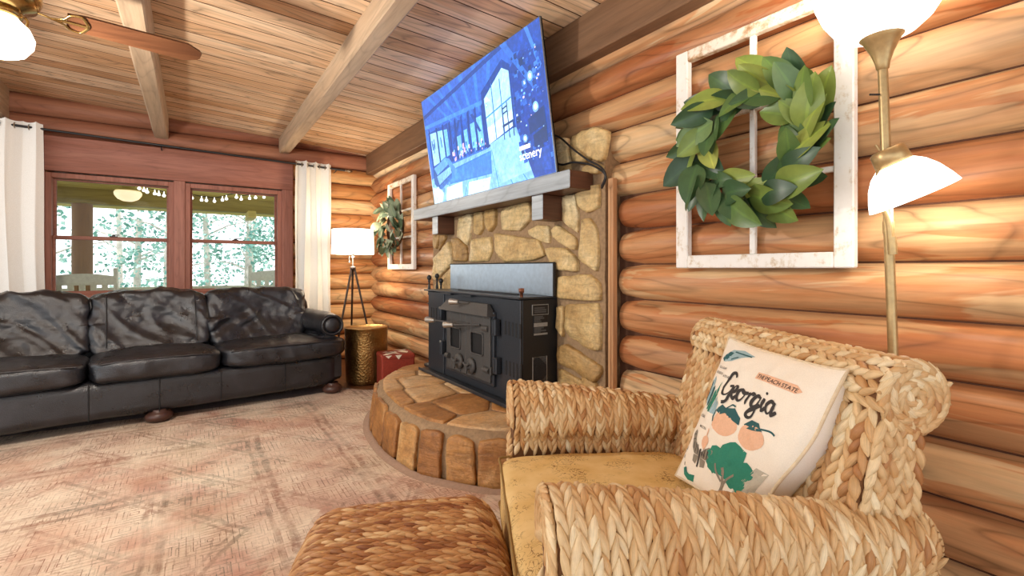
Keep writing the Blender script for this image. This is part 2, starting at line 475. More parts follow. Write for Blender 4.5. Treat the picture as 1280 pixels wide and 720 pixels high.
# ceiling beams
BLAB=['pale wooden ceiling beam running from the tripod lamp corner up past the television','pale wooden ceiling beam behind the fan blade','pale wooden ceiling beam end above the left curtain']
for (x0,x1,lab,tt) in ((.815,.925,BLAB[0],.55),(-.312,-.197,BLAB[1],.5),(-1.45,-1.335,BLAB[2],.35)):
    t=thing('ceiling_beam',lab,'beam',((x0+x1)/2,2.5,2.40),0,'pale ceiling beams')
    mb=MB(); mb.tint=(tt,rl.random(),0); hw=(x1-x0)/2
    # slightly worn, hewn timber with many segments
    P=[]
    zt=ceil_z((x0+x1)/2)-2.40+.01
    for i in range(61):
        yy=-5.4+8.86*i/60
        j=lambda a:.004*mnoise.noise(Vector((yy*1.7,a,x0*3)))
        P.append([(-hw+j(1),yy,zt),(-hw+j(2),yy,.010),(-hw+.010+j(2),yy,j(3)),(hw-.010+j(4),yy,j(5)),(hw+j(4),yy,.010),(hw+j(6),yy,zt)])
    mb.grid(P[::-1],smooth=False); mb.add(P[-1],[[0,1,2,3,4,5]],smooth=False); mb.add(P[0],[[5,4,3,2,1,0]],smooth=False)
    mb.build('timber',M['beam'],t)
# ------------------------------------------------------------------ windows
mb=MB(); mb.tint=(.45,.2,0); mb.box(WX0-.25,WX1+.0,5.935,6.045,1.985,2.305,.006); struct(mb.build('trim_2',M['redwood']))
GL=NT('window_glass'); tr=GL.n('BsdfTransparent',{'Color':(1,1,1,1)}); gls=GL.n('BsdfGlossy',{'Color':(.9,.95,1,1),'Roughness':.02})
fr=GL.n('Fresnel',{'IOR':1.25}); ms=GL.n('MixShader',{0:fr.outputs[0],1:tr.outputs[0],2:gls.outputs[0]}); GL.t.links.new(ms.outputs[0],GL.out.inputs[0]); M['glass']=GL.mat
M['dirty']=M['glass']
def window(n, ul, ur):
    xa=at_y(ul,300,6.0).x; xb=at_y(ur,300,6.0).x
    t=bpy.data.objects.new('window_%d'%n,None); COL.objects.link(t); t.location=((xa+xb)/2,6.0,.8); struct(t)
    hw=(xb-xa)/2; z1=1.925-.8; zm0=1.365-.8; zm1=1.40-.8
    mb=MB(); mb.tint=(.5,.3*n,0)
    fw=.045
    mb.box(-hw-fw,-hw,-.06,.10,0,z1+fw,.004); mb.box(hw,hw+fw,-.06,.10,0,z1+fw,.004)
    mb.box(-hw,hw,-.06,.10,z1,z1+fw,.004); mb.box(-hw,hw,-.06,.10,0,.05,.004)
    mb.build('window_frame',M['redwood_v'],t)
    for nm,za,zb,yo in (('upper_sash',zm0,z1,.035),('lower_sash',.05,zm1,-.005)):
        sb=MB(); sb.tint=(.35,.6,0); r=.018
        sb.box(-hw,-hw+r,yo,yo+.035,za,zb,.002); sb.box(hw-r,hw,yo,yo+.035,za,zb,.002)
        sb.box(-hw+r,hw-r,yo,yo+.035,za,za+.034,.002); sb.box(-hw+r,hw-r,yo,yo+.035,zb-(.035 if nm=='lower_sash' else .012),zb,.002)
        s=sb.build(nm,M['redwood'],t)
        g=MB(); g.add([(-hw+r,yo+.02,za+.03),(hw-r,yo+.02,za+.03),(hw-r,yo+.02,zb-.01),(-hw+r,yo+.02,zb-.01)],[[0,1,2,3]],smooth=False); g.build('pane',M['glass'],s)
    lk=MB(); lk.box(-.03,.03,-.018,.01,zm1,zm1+.008,.002); lk.lathe([(.0,.014),(.014,.012),(.014,.0)],12,(0,-.005,zm1+.006)); lk.tube([(0,-.005,zm1+.016),(.03,-.02,zm1+.018),(.045,-.02,zm1+.018)],.004,6); lk.build('sash_lock',M['black'],t)
window(1,66,211); window(2,238,346)
mb=MB(); mb.tint=(.6,.7,0); xa=at_y(211,300,6.0).x+.043; xb=at_y(238,300,6.0).x-.043; mb.box(xa,xb,5.925,6.06,.75,1.985,.005); struct(mb.build('trim_3',M['redwood_v']))
mb=MB(); mb.tint=(.55,.4,0); xa=at_y(346,300,6.0).x+.043; xb=at_y(366,300,5.95).x; mb.box(xa,xb,5.925,6.06,.75,1.985,.005); struct(mb.build('trim_4',M['redwood_v']))
mb=MB(); mb.tint=(.5,.45,0); xb=at_y(66,300,6.0).x-.043; mb.box(xb-.09,xb,5.925,6.06,.75,1.985,.005); struct(mb.build('trim_5',M['redwood_v']))
mb=MB(); mb.tint=(.5,.45,0); mb.box(WX0-.05,WX1+.03,5.89,6.06,.76,.80,.005); struct(mb.build('trim_6',M['redwood']))
# ------------------------------------------------------------------ stone chimney breast
def stone_mat(name, stops):
    nt=NT(name); at=nt.attr(); rgb=nt.n('SeparateColor',{'Color':at.outputs['Color']}).outputs
    off=nt.math('MULTIPLY',rgb[1],19.0); tc=nt.n('TexCoord').outputs['Object']
    vv=nt.n('VectorMath',{0:tc,1:nt.n('CombineXYZ',{'X':off,'Y':off,'Z':off}).outputs[0]},operation='ADD').outputs[0]
    big=nt.noise(vv,5,4,.6,.5); fine=nt.noise(vv,38,5,.65)
    vein=nt.ramp(nt.noise(vv,9,3,.6,1.6),[(.44,g4(1)),(.5,g4(.7)),(.56,g4(1))])
    col=nt.ramp(nt.math('ADD',nt.math('MULTIPLY',big,.6),nt.math('MULTIPLY',rgb[0],.45)),stops)
    strata=nt.noise(nt.n('Mapping',{'Vector':vv,'Scale':(1,3,14),'Rotation':(.5,.3,0)}).outputs[0],2.2,4,.65,.6)
    col=nt.mix(.6,col,vein,'MULTIPLY'); col=nt.mix(.7,col,nt.ramp(strata,[(.32,g4(.66)),(.5,g4(1)),(.68,g4(1.2))]),'MULTIPLY')
    col=nt.mix(.7,col,nt.ramp(fine,[(.3,g4(.72)),(.62,g4(1.12))]),'MULTIPLY')
    h=nt.math('ADD',nt.math('ADD',nt.math('MULTIPLY',big,1.0),nt.math('MULTIPLY',strata,1.0)),nt.math('MULTIPLY',fine,.5))
    return nt.bsdf(col,.55,nt.bump(h,.7,.012))
M['stone']=stone_mat('field_stone',[(.24,C('#94703f')),(.42,C('#b8945c')),(.58,C('#d2b680')),(.78,C('#ead9b0'))])
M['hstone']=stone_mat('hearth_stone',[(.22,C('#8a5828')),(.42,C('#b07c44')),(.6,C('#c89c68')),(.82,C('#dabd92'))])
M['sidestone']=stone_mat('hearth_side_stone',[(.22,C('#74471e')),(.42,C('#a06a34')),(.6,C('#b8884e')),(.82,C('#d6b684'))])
M['mortar']=plain('mortar','#94795a',.9,0,.6,45,.2)
def stone(mb, poly, nrm, h=.03, seed=0, tint=None, inset=.010):
    """bulging stone: poly = 3d points (ccw seen from outside), raised along nrm"""
    poly=[Vector(p) for p in poly]; nrm=Vector(nrm).normalized(); n=len(poly)
    pts=[]
    for i in range(n):
        a,b=poly[i],poly[(i+1)%n]; L=(b-a).length; m=max(2,int(L/.035))
        for j in range(m): pts.append(a.lerp(b,j/m))
    # soften corners
    N=len(pts)
    pts=[(pts[i-1]+pts[i]*6+pts[(i+1)%N])/8 for i in range(N)]; pts=[p+(poly[1]-poly[0]).normalized()*.005*mnoise.noise(p*22+Vector((seed,0,0)))+nrm.cross(poly[1]-poly[0]).normalized()*.005*mnoise.noise(p*22+Vector((0,seed,5))) for p in pts]
    c=sum(pts,Vector())/N; rings=[]
    R=min((p-c).length for p in pts)
    for f,hh in ((0,-.012),(inset*.15,.45*h),(inset*.55,.88*h),(inset+R*.25,h),(inset+R*.6,h*1.0)):
        ring=[]
        for p in pts:
            d=c-p; q=p+d.normalized()*min(f,d.length*.9)
            nz=(mnoise.fractal(q*9+Vector((seed*3.1,seed,0)),.7,2,4)*.42+.5*mnoise.noise(q*4+Vector((seed,0,0))))*h if hh>0 else 0
            q=q+d.normalized()*(.006*mnoise.noise(q*30))
            ring.append(q+nrm*(hh+nz))
        rings.append(ring)
    vs=[p for r in rings for p in r]+[c+nrm*(h*1.05+mnoise.fractal(c*9+Vector((seed*3.1,seed,0)),.7,2,4)*h*.42)]
    fs=[]
    for k in range(len(rings)-1):
        for i in range(N):
            j=(i+1)%N; fs.append([k*N+i,k*N+j,(k+1)*N+j,(k+1)*N+i])
    k=len(rings)-1
    for i in range(N): fs.append([k*N+i,k*N+(i+1)%N,len(vs)-1])
    mb.add(vs,fs,tint=tint or (min(1,max(0,random.gauss(.5,.27))),random.random(),0))
XS=1.83
def cr(ox,oy,s,pts): return [(ox+x/s,oy+y/s) for x,y in pts]
A=(500,200,4.571); B=(680,280,3.27); Cc=(680,130,4.235)
STN=[cr(*A,p) for p in (
 [(540,415),(800,455),(840,545),(780,572),(600,585),(548,520)],
 [(585,290),(650,252),(750,240),(760,335),(690,410),(592,402)],
 [(495,280),(555,278),(557,370),(525,417),(497,370)],
 [(428,300),(482,295),(487,390),(460,432),(428,425)],
 [(345,325),(418,305),(414,400),(397,490),(335,440)],
 [(413,455),(525,435),(535,520),(510,580),(402,582)],
 [(300,447),(345,450),(390,500),(390,582),(312,582)],
 [(198,565),(292,460),(305,575),(300,600),(215,690),(196,680)],
 [(192,430),(235,430),(215,515),(193,500)],[(240,430),(275,432),(262,462),(224,520)],
 [(738,402),(790,370),(862,375),(860,482),(820,470),(745,432)],
 [(868,400),(900,370),(1012,440),(1017,522),(960,500),(878,442)],
 [(840,500),(955,502),(1020,560),(1027,640),(905,632),(868,590)],
 [(1045,335),(1090,330),(1137,400),(1142,560),(1132,642),(1030,572)],
 [(1015,190),(1080,150),(1147,130),(1147,270),(1075,312),(1030,262)],
 [(930,205),(1010,195),(1025,300),(1022,425),(930,350)],
 [(220,700),(310,600),(312,800),(225,800)])]
STN+=[cr(*B,p) for p in ([(60,215),(190,203),(237,240),(237,315),(150,312),(58,305)],[(92,328),(225,322),(240,372),(236,522),(190,515),(112,462),(92,420)],
 [(64,500),(95,488),(240,582),(240,612),(215,652),(62,565)],[(62,585),(190,657),(230,700),(62,720)],[(58,330),(85,335),(86,470),(58,425)])]
STN+=[cr(*Cc,p) for p in ([(160,170),(270,120),(350,142),(335,230),(322,312),(250,290),(210,330),(160,310),(140,230)],[(70,185),(130,178),(135,255),(150,322),(60,330)],
 [(215,335),(290,310),(320,330),(300,372),(215,372)])]
PX=[[at_x(u,v,XS) for u,v in p] for p in STN]
# stones behind the television and the stove
yz=[(3.95,3.62,1.58,1.80),(3.58,3.2,1.56,1.79),(3.16,2.82,1.58,1.80),(2.78,2.42,1.57,1.79),(2.38,2.12,1.57,1.80),(3.99,3.75,.30,.62),(3.99,3.75,.66,.98),(1.93,1.99,.28,.5)]
for ya,yb,za,zb in yz: PX.append([Vector((XS,ya,za)),Vector((XS,yb,za+.02)),Vector((XS,yb+.02,zb)),Vector((XS,ya-.03,zb-.02))])
fireplace=thing('stone_chimney','tan fieldstone chimney breast behind the black stove under the wooden mantel','fireplace',(XS,2.95,0))
T=Matrix.Translation((-XS,-2.95,0))
mb=MB(); mb.M=T
P=[]
ys=np.linspace(STONE_R,STONE_L,34); zs=np.linspace(.0,1.80,30)
for y_ in ys:
    row=[]
    for z_ in zs:
        zz=z_
        if z_>1.55: zz=1.55+(z_-1.55)*(1.0 if y_<2.2 else .85)*(1+.12*mnoise.noise(Vector((y_*3,1,2))))
        row.append((XS+.004+.006*mnoise.noise(Vector((y_*14,zz*14,0))),y_+ (.008*mnoise.noise(Vector((zz*5,0,3))) if y_ in (ys[0],ys[-1]) else 0),zz))
    P.append(row)
mb.grid(P)
mb.grid([[P[0][j],(W+.02,P[0][j][1],P[0][j][2])] for j in range(len(zs))]); mb.grid([[(W+.02,P[-1][j][1],P[-1][j][2]),P[-1][j]] for j in range(len(zs))])
mb.grid([[(W+.02,p[-1][1],p[-1][2]),p[-1]] for p in P])
fixn(mb.build('mortar_bed',M['mortar'],fireplace))
mb=MB(); mb.M=T
for i,p in enumerate(PX):
    ar=sum(p[k].y*p[(k+1)%len(p)].z-p[(k+1)%len(p)].y*p[k].z for k in range(len(p)))
    stone(mb,p,(-1,0,0),.018+.012*((i*7)%5)/5,i,inset=.008)
fixn(mb.build('stones',M['stone'],fireplace))
# ------------------------------------------------------------------ raised hearth
HO=[(1.83,1.80),(1.62,1.82),(1.44,1.89),(1.305,1.985),(1.19,2.09),(1.02,2.37),(.965,2.68),(.975,2.98),(1.03,3.30),(1.17,3.64),(1.43,3.92),(1.62,4.0),(1.83,4.04)]
HZ=.268
hearth=thing('stone_hearth','raised curved stone hearth slab in front of the stove beside the rug','hearth',(1.5,2.95,0))
T=Matrix.Translation((-1.5,-2.95,0))
out=smoothpath([Vector((x,y,0)) for x,y in HO],6)
ctr=Vector((1.83,2.92,0))
def ins(p,d): v=ctr-p; return p+v.normalized()*min(d,v.length*.8)
def topz(p):
    d=(p-ctr).length; return HZ+.022*max(0,min(1,(1.0-d)/.6))
mb=MB(); mb.M=T
P=[]
for p in out:
    row=[]
    for d,z in ((.015,0),(.02,.09),(.03,.18),(.045,.235),(.075,.262),(.14,.266)): row.append(ins(p,d)+Vector((0,0,z+.004*mnoise.noise(p*9+Vector((0,0,z*9))))))
    for f in (.3,.5,.7,.9): q=ins(p,.14).lerp(ctr,f); row.append(Vector((q.x,q.y,topz(q)-.004+.003*mnoise.noise(q*12))))
    P.append(row)
mb.grid(P); fixn(mb.build('mortar_bed',M['mortar'],hearth))
# side stones: upright, uneven blocks
mb=MB(); mb.M=T
arc=[0]
for i in range(1,len(out)): arc.append(arc[-1]+(out[i]-out[i-1]).length)
def along(s):
    for i in range(1,len(arc)):
        if arc[i]>=s: f=(s-arc[i-1])/(arc[i]-arc[i-1]); return out[i-1].lerp(out[i],f),(out[i]-out[i-1]).normalized()
    return out[-1],(out[-1]-out[-2]).normalized()
rs=random.Random(11); s=.05; k=0
wd=[.2,.25,.24,.19,.18,.21,.24,.3,.26,.2,.3,.26,.24,.26]
while s<arc[-1]-.1:
    wv=wd[k%len(wd)]; e=min(s+wv,arc[-1]-.02); q=[]
    skew=rs.uniform(-.015,.015); ht=.258+rs.uniform(-.03,.008); g=.008
    bot=[]; top=[]
    for j in range(5):
        p,tg=along(s+g+(e-s-2*g)*j/4+skew+ (rs.uniform(-.006,.006)))
        p2,_=along(s+g+.004+(e-s-2*g-.008)*j/4)
        bot.append(p+Vector((0,0,.006))); tz=ht-.02*abs(j-2)/2*rs.random(); top.append(ins(p2,.03)+Vector((0,0,tz+.012*mnoise.noise(Vector((s*40+j*2,1,3))))))
    mid,_=along((s+e)/2); nrm=-(ctr-mid).normalized()+Vector((0,0,.12))
    stone(mb,bot+top[::-1],nrm,.016,k+40,tint=(rs.choice([.2,.3,.4,.5,.75]),rs.random(),0),inset=.008)
    s=e; k+=1
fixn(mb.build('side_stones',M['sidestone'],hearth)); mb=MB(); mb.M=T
# top flagstones: voronoi cells clipped to the slab
ip=[ins(p,.085) for p in out]+[Vector((1.83,4.0,0)),Vector((1.83,1.82,0))]
from mathutils import geometry as mg
def clip(poly,a,n):
    o=[]
    for i in range(len(poly)):
        p,q=poly[i],poly[(i+1)%len(poly)]; dp=(p-a).dot(n); dq=(q-a).dot(n)
        if dp<=0: o.append(p)
        if dp*dq<0: o.append(p.lerp(q,dp/(dp-dq)))
    return o
seeds=[Vector((x,y,0)) for x,y in ((1.3,2.2),(1.60,2.05),(1.1,2.55),(1.36,2.58),(1.05,2.95),(1.28,2.92),(1.12,3.32),(1.36,3.28),(1.33,3.62),(1.52,3.82),(1.62,3.5),(1.62,2.9),(1.65,2.4))]
for i,sd in enumerate(seeds):
    poly=list(ip)
    for j,o2 in enumerate(seeds):
        if i!=j and poly:
            n_=(o2-sd); m_=(o2+sd)/2-n_.normalized()*.008; poly=clip(poly,m_,n_)
    if len(poly)<3: continue
    ar=sum(poly[k].x*poly[(k+1)%len(poly)].y-poly[(k+1)%len(poly)].x*poly[k].y for k in range(len(poly)))
    if ar<0: poly=poly[::-1]
    poly=[Vector((p.x,p.y,topz(p)-.004)) for p in poly]
    stone(mb,poly,(0,0,1),.008,i+80,tint=(rs.choice([.2,.35,.5,.65,.8]),rs.random(),0),inset=.01)
fixn(mb.build('top_stones',M['hstone'],hearth))
# ------------------------------------------------------------------ cover strip beside the stones
mb=MB(); mb.tint=(.6,.4,0)
z1=at_x(765,222,1.83).z; z0=at_x(765,470,1.83).z
cs=thing('cable_cover','narrow upright wooden strip at the right edge of the chimney stones','trim board',(1.83,1.812,z0-.25))
mb=MB(); mb.tint=(.65,.4,0); mb.box(.0,.035,-.016,.020,0,z1-z0+.25,.003); mb.build('board',M['trimwood'],cs)
mb=MB(); mb.tint=(.15,.4,0); mb.box(-.003,.03,-.006,-.001,.0,z1-z0+.2,.001); mb.build('groove_strip',M['trimwood'],cs)
# ------------------------------------------------------------------ mantel with two corbels
XM=1.656
mantel=thing('mantel_shelf','dark wooden mantel shelf with pale reflected light painted on its front, on two corbels under the television','mantel shelf',(XM,3.0,1.526))
def sheen_front_box(mb,x0,x1,y0,y1,z0,z1,bev):
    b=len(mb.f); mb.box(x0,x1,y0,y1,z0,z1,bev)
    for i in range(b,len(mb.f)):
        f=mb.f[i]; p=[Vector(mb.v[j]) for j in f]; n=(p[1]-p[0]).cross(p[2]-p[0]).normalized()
        mb.m[i]=0 if n.x<-.5 else 1  # front faces get the painted reflection, the others plain dark wood
mb=MB(); mb.tint=(.55,.2,0); sheen_front_box(mb,0,.176,-1.059,1.079,0,.097,.006); mb.build('shelf',[M['mantel_front_sheen'],M['mantel_side']],mantel)
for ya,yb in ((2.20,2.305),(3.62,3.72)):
    mb=MB(); mb.tint=(.6,.7,0); sheen_front_box(mb,.02,.176,ya-3.0,yb-3.0,-.145,.0,.004); mb.build('corbel',[M['mantel_front_sheen'],M['mantel_side']],mantel)
# ------------------------------------------------------------------ wood stove insert
M['stove']=plain('stove_black','#34383e',.34,.3,.08,90,.15,**{'Specular IOR Level':.6})
M['stove_side']=plain('stove_side','#202124',.42,.2,.08,90,.15)
M['iron']=plain('cast_iron','#4a4846',.6,.25,.15,110,.12)
M['dark_recess']=plain('dark_recess','#131314',.6)
M['plate']=plain('brushed_plate','#b6c6d4',.28,.7,.03,30,.08)
M['spring']=plain('spring_steel','#b8b2a8',.35,.85)
M['copper']=plain('copper_brown','#7a4a34',.45,.5)
M['grille_grey']=plain('grille_grey','#9a9a98',.5,.2)
M['lab_white']=plain('label_white','#8e8e8a',.6); M['lab_grey']=plain('label_grey','#4a4c4e',.6)
XF=1.574; SB=.292; ST=.919
sv=thing('wood_stove','black wood stove insert with double doors standing on the stone hearth','stove',(XF,2.9,SB))
T=Matrix.Translation((-XF,-2.9,-SB))
def smb(): m=MB(); m.M=T; return m
yl=at_x(537,400,XF).y; yr=at_x(652,400,XF).y
yw1=at_x(556,400,XF).y; yw2=at_x(629,400,XF).y
mb=smb(); mb.box(XF,1.835,yr,yl,SB+.012,ST,.004); mb.build('firebox',M['stove'],sv)
mb=smb(); mb.box(XF-.010,XF+.02,yw1,yl+.001,SB+.014,ST-.004,.003); mb.build('side_wing',M['stove'],sv)
mb=smb(); mb.box(XF-.010,XF+.02,yr-.001,yw2,SB+.014,ST-.004,.003); mb.build('side_wing',M['stove'],sv)
mb=smb(); mb.box(1.504,1.84,yr-.06,yl+.05,SB,SB+.012,.003); mb.box(1.500,1.506,yr-.06,yl+.05,SB,SB+.022,.002); mb.build('base_plate',M['stove'],sv)
mb=smb(); mb.box(XF-.03,1.835,yr-.012,yl+.045,ST,ST+.012,.003)
mb.box(XF+.10,XF+.115,2.45,3.25,ST+.012,ST+.022,.002)
for q in (3.2,2.9): mb.box(XF-.031,XF-.005,q-.09,q+.09,ST-.012,ST-.001,.001)
mb.build('top_plate',M['stove'],sv)
ybl=at_x(567.5,340,1.815).y; ybr=at_x(697,340,1.815).y
mb=smb(); mb.box(1.780,1.792,ybr,ybl,ST+.012,1.13,.003); bp=mb.build('back_plate',M['plate'],sv); bp['label']='brushed blue grey back plate'
mb=smb(); mb.box(1.776,1.796,ybr-.006,ybl+.006,1.128,1.136,.002); mb.box(1.776,1.796,ybr-.008,ybr,ST+.012,1.13,.002); mb.build('back_plate_edge',M['stove_side'],sv)
# right side panel with label plates and mesh grille
mb=smb(); mb.box(XF+.003,1.832,yr-.006,yr+.001,SB+.014,ST-.003,.002); sp=mb.build('side_panel',M['stove_side'],sv)
def onside(u,v): return at_y(u,v,yr-.007)
def sideplate(nm,uv0,uv1,mat,d=.002,par=None):
    a=onside(*uv0); b=onside(*uv1); m=smb(); m.box(a.x,b.x,yr-.007-d,yr-.005,b.z,a.z,.0008); return m.build(nm,mat,par or sv)
l1=sideplate('label_plate',(665,381),(685.5,393),M['lab_white']); sideplate('label_face',(665.8,381.8),(684.8,392.2),M['stove_side'],.003,l1)
l2=sideplate('label_plate',(666.5,394),(684.5,417.5),M['dark_recess'])
lb=smb()
for (u0,v0,u1,v1) in ((667,404,684,407.5),):
    a=onside(u0,v0); b=onside(u1,v1); lb.box(a.x,b.x,yr-.0105,yr-.005,b.z,a.z,.0003)
a=onside(667,417); b=onside(684,417.8); lb.box(a.x,b.x,yr-.0105,yr-.005,b.z,a.z,.0003)
lb.build('label_stripe',M['lab_white'],l2)
rl2=random.Random(5)
for vv in (384.5,387,389.5,395.5,397.5,399.5,401.5,409.5,411.2,413,414.8):
    lb=smb()
    u=667.5
    while u<682.5:
        du=rl2.uniform(.8,3.2)
        if True:
            a=onside(667.5,vv); b=onside(rl2.uniform(674,683),vv+.8); u=999; lb.box(a.x,b.x,yr-.0108,yr-.005,b.z,a.z,.0002)
        u+=du+.5
    if lb.v: lb.build('label_print',M['lab_grey'],l2)
gm=smb(); ga=onside(665.5,447); gb=onside(684,479)
gm.box(ga.x,gb.x,yr-.0075,yr-.005,gb.z,ga.z,.0005); gr=gm.build('grille_backing',M['grille_grey'],sv)
gm=smb()
for i in range(-12,14):
    for sg in (-1,1):
        x0=ga.x+i*.008; pts=[]
        for j in range(25):
            x=x0+sg*(j-12)*.008+.03; z=gb.z+(ga.z-gb.z)*j/24
            if ga.x<=x<=gb.x: pts.append((x,yr-.009,z))
        if len(pts)>1: gm.tube(pts,.0016,4)
gm.build('mesh_grille',M['stove_side'],gr)
# louvre slots
def slots(nm,us,v0f,v1f):
    m=smb()
    for u in us:
        a=at_x(u,v0f(u),XF-.010); b=at_x(u,v1f(u),XF-.010); m.box(XF-.0118,XF-.004,a.y-.008,a.y+.008,b.z,a.z,.0005)
    m.build(nm,M['dark_recess'],sv)
slots('louvre_slots',[632,636.5,641,645.5,650],lambda u:401+(u-632)*.22,lambda u:418+(u-632)*.3)
slots('louvre_slots',[633,637.5,642,646.5,651],lambda u:450+(u-632)*.3,lambda u:468+(u-632)*.4)
slots('louvre_slots',[539.5,542.5,545.5,548.5,551.5],lambda u:384+(u-540)*.15,lambda u:398+(u-540)*.2)
# door frame, two doors, recessed windows
xd=XF-.035
dl=at_x(558,400,xd).y; dm=at_x(582.3,400,xd).y; dr=at_x(612.5,400,xd).y
dt=at_x(585,391.5,xd).z; db=at_x(585,469,xd).z
mb=smb(); mb.box(XF-.022,XF+.01,dr-.02,dl+.03,db-.02,dt+.03,.004); mb.build('door_frame',M['stove'],sv)
def door(y0,y1):
    m=smb(); w_=y1-y0; wy0=y0+w_*.26; wy1=y1-w_*.22; wz0=db+(dt-db)*.38; wz1=db+(dt-db)*.72
    # slab with window opening built from four rails
    m.box(xd,XF-.018,y0+.002,wy0,db,dt,.004); m.box(xd,XF-.018,wy1,y1-.002,db,dt,.004)
    m.box(xd,XF-.018,wy0,wy1,db,wz0,.004); m.box(xd,XF-.018,wy0,wy1,wz1,dt,.004)
    d_=m.build('door',M['iron'],sv)
    r=smb(); r.box(XF-.026,XF-.02,wy0-.002,wy1+.002,wz0-.002,wz1+.002,.001); r.build('door_glass',M['dark_recess'],d_)
    rim=smb(); rim.tube([(xd-.002,wy0+.012,wz0),(xd-.002,wy1-.012,wz0),(xd-.002,wy1,wz0+.012),(xd-.002,wy1,wz1-.012),(xd-.002,wy1-.012,wz1),(xd-.002,wy0+.012,wz1),(xd-.002,wy0,wz1-.012),(xd-.002,wy0,wz0+.012)],.006,6,closed=True); rim.build('window_rim',M['iron'],d_)
    return d_
d1=door(dm,dl); d2=door(dr,dm)
# draft knobs
for dd,u,v in ((d1,572.5,451.5),(d2,587.5,457.5)):
    p=at_x(u,v,xd-.02); k=smb(); k.lathe([(.012,-.02),(.05,-.018),(.054,-.008),(.05,.004),(.03,.008),(.02,.014),(.018,.03),(.0,.033)],20,p,(-1,0,0))
    for a in range(3):
        t_=a*2.09+.5; k.tube([p+Vector((-.025,0,0)),p+Vector((-.03,.045*math.cos(t_),.045*math.sin(t_)))],[.012,.007],8)
    k.build('draft_knob',M['iron'],dd)
# hinges
for u,v in ((608,411),(609,463)):
    p=at_x(u,v,xd-.01); h=smb(); h.tube([p+Vector((0,.045,0)),p+Vector((0,-.03,0))],.018,10); h.box(p.x-.005,XF,p.y-.05,p.y-.03,p.z-.025,p.z+.025,.003); h.build('hinge',M['iron'],d2)
for u,v in ((560,444),):
    p=at_x(u,v,xd-.01); h=smb(); h.tube([p+Vector((0,.03,0)),p+Vector((0,-.02,0))],.018,10); h.build('hinge',M['iron'],d1)
for u,v in ((553,392),(554,434),(620.5,409),(622,457)):
    p=at_x(u,v,XF-.02); b_=smb(); b_.box(XF-.045,XF-.005,p.y-.022,p.y+.022,p.z-.05,p.z+.05,.004); b_.box(XF-.05,XF-.04,p.y-.01,p.y+.01,p.z-.038,p.z+.038,.002); b_.build('bracket',M['stove'],sv)
# hood above the doors
z0=dt+.004; z1=dt+.075; yc0,yc1=dr-.03,dl+.05
m=smb()
a=[(XF-.075,yc0,z0),(XF-.075,yc1,z0),(XF-.012,yc1,z0),(XF-.012,yc0,z0)]; ymid=(dl+dm)/2
b=[(XF-.03,yc0+.07,z1),(XF-.03,yc1-.05,z1),(XF-.012,yc1-.05,z1),(XF-.012,yc0+.07,z1)]
m.add(a+b,[[0,1,2,3],[7,6,5,4],[0,4,5,1],[1,5,6,2],[3,2,6,7],[0,3,7,4]],smooth=False); fixn(m.build('door_hood',M['iron'],sv))
# spring handles: (root on stove, grip end)
def handle(root,end,par,ln=.07):
    root=Vector(root); end=Vector(end); d=(end-root).normalized()
    m=smb(); m.tube([root,end-d*ln*.9],.006,8); h=m.build('handle_rod',M['iron'],par)
    g=smb(); n=120; u_=d.orthogonal().normalized(); v_=d.cross(u_); pts=[]
    for i in range(n+1):
        f=i/n; r=.011+.009*f; a_=f*2*math.pi*12; pts.append(end-d*ln*(1-f)+(u_*math.cos(a_)+v_*math.sin(a_))*r)
    g.tube(pts,.0042,5); g.tube([end-d*ln,end],[.008,.013],8); g.build('spring_grip',M['spring'],h)
handle(at_x(586,378.5,XF-.05),at_x(563,377,XF-.115),sv)
handle(at_x(586,405,xd-.01),at_x(533.5,399.5,xd-.12),d1,.09)
handle(at_x(600,406,xd-.01),at_x(556,406,xd-.10),d2,.09)
p=at_z(648,375,ST+.012)
m=smb(); m.lathe([(.010,0),(.010,.025),(.016,.025),(.017,.05),(.0,.052)],12,(XF+.02,yr+.03,ST+.012)); m.build('damper_knob',M['copper'],sv)
# fireplace tool stand left of the stove with three ball topped tools
ts=thing('fireplace_tool_stand','black iron fireplace tool stand between stove and log corner','tool stand',(1.70,3.72,.285))
m=MB(); m.lathe([(.0,0),(.09,0),(.09,.012),(.03,.022),(.012,.03),(.010,.55)],20); m.tube([(.06*math.cos(a),.06*math.sin(a),.52) for a in np.linspace(0,6.283,20)],.005,6,closed=True)
m.tube([(-.06,0,.52),(.06,0,.52)],.005,6); m.build('stand',M['black'],ts)
for i,(u,v,nm,lab) in enumerate(((536.5,347,'fire_poker','black ball topped fireplace tool, leftmost of three'),(546.3,345,'hearth_brush','black ball topped fireplace tool, tallest middle one'),(551.3,351,'ash_shovel','short black ball topped fireplace tool nearest the steel back plate'))):
    p=at_f(u,v,(1.70*SN+3.72*CS)+(-.06,.02,.0)[i])
    t=thing(nm,lab,'fireplace tool',(p.x,p.y,.35),0,None)
    zt=p.z-.35
    m=MB(); m.lathe([(.0,zt+.022),(.012,zt+.018),(.019,zt+.006),(.019,zt-.006),(.012,zt-.018),(.008,zt-.024),(.013,zt-.03),(.006,zt-.04),(.009,zt-.07),(.014,zt-.095),(.008,zt-.125),(.013,zt-.135),(.006,zt-.145)],14); m.build('handle',M['black'],t)
    m=MB(); m.tube([(0,0,.05),(0,0,zt-.14)],.005,8); m.build('shaft',M['black'],t)
    m=MB()
    if i==0: m.tube([(0,0,.06),(0,0,0),(.03,0,-.02)],[.006,.007,.002],8)
    elif i==1: m.lathe([(.012,.07),(.03,.06),(.045,-.02),(.0,-.025)],12)
    else: m.box(-.045,.045,-.006,.006,-.03,.08,.003)
    m.build('head',M['black'],t)
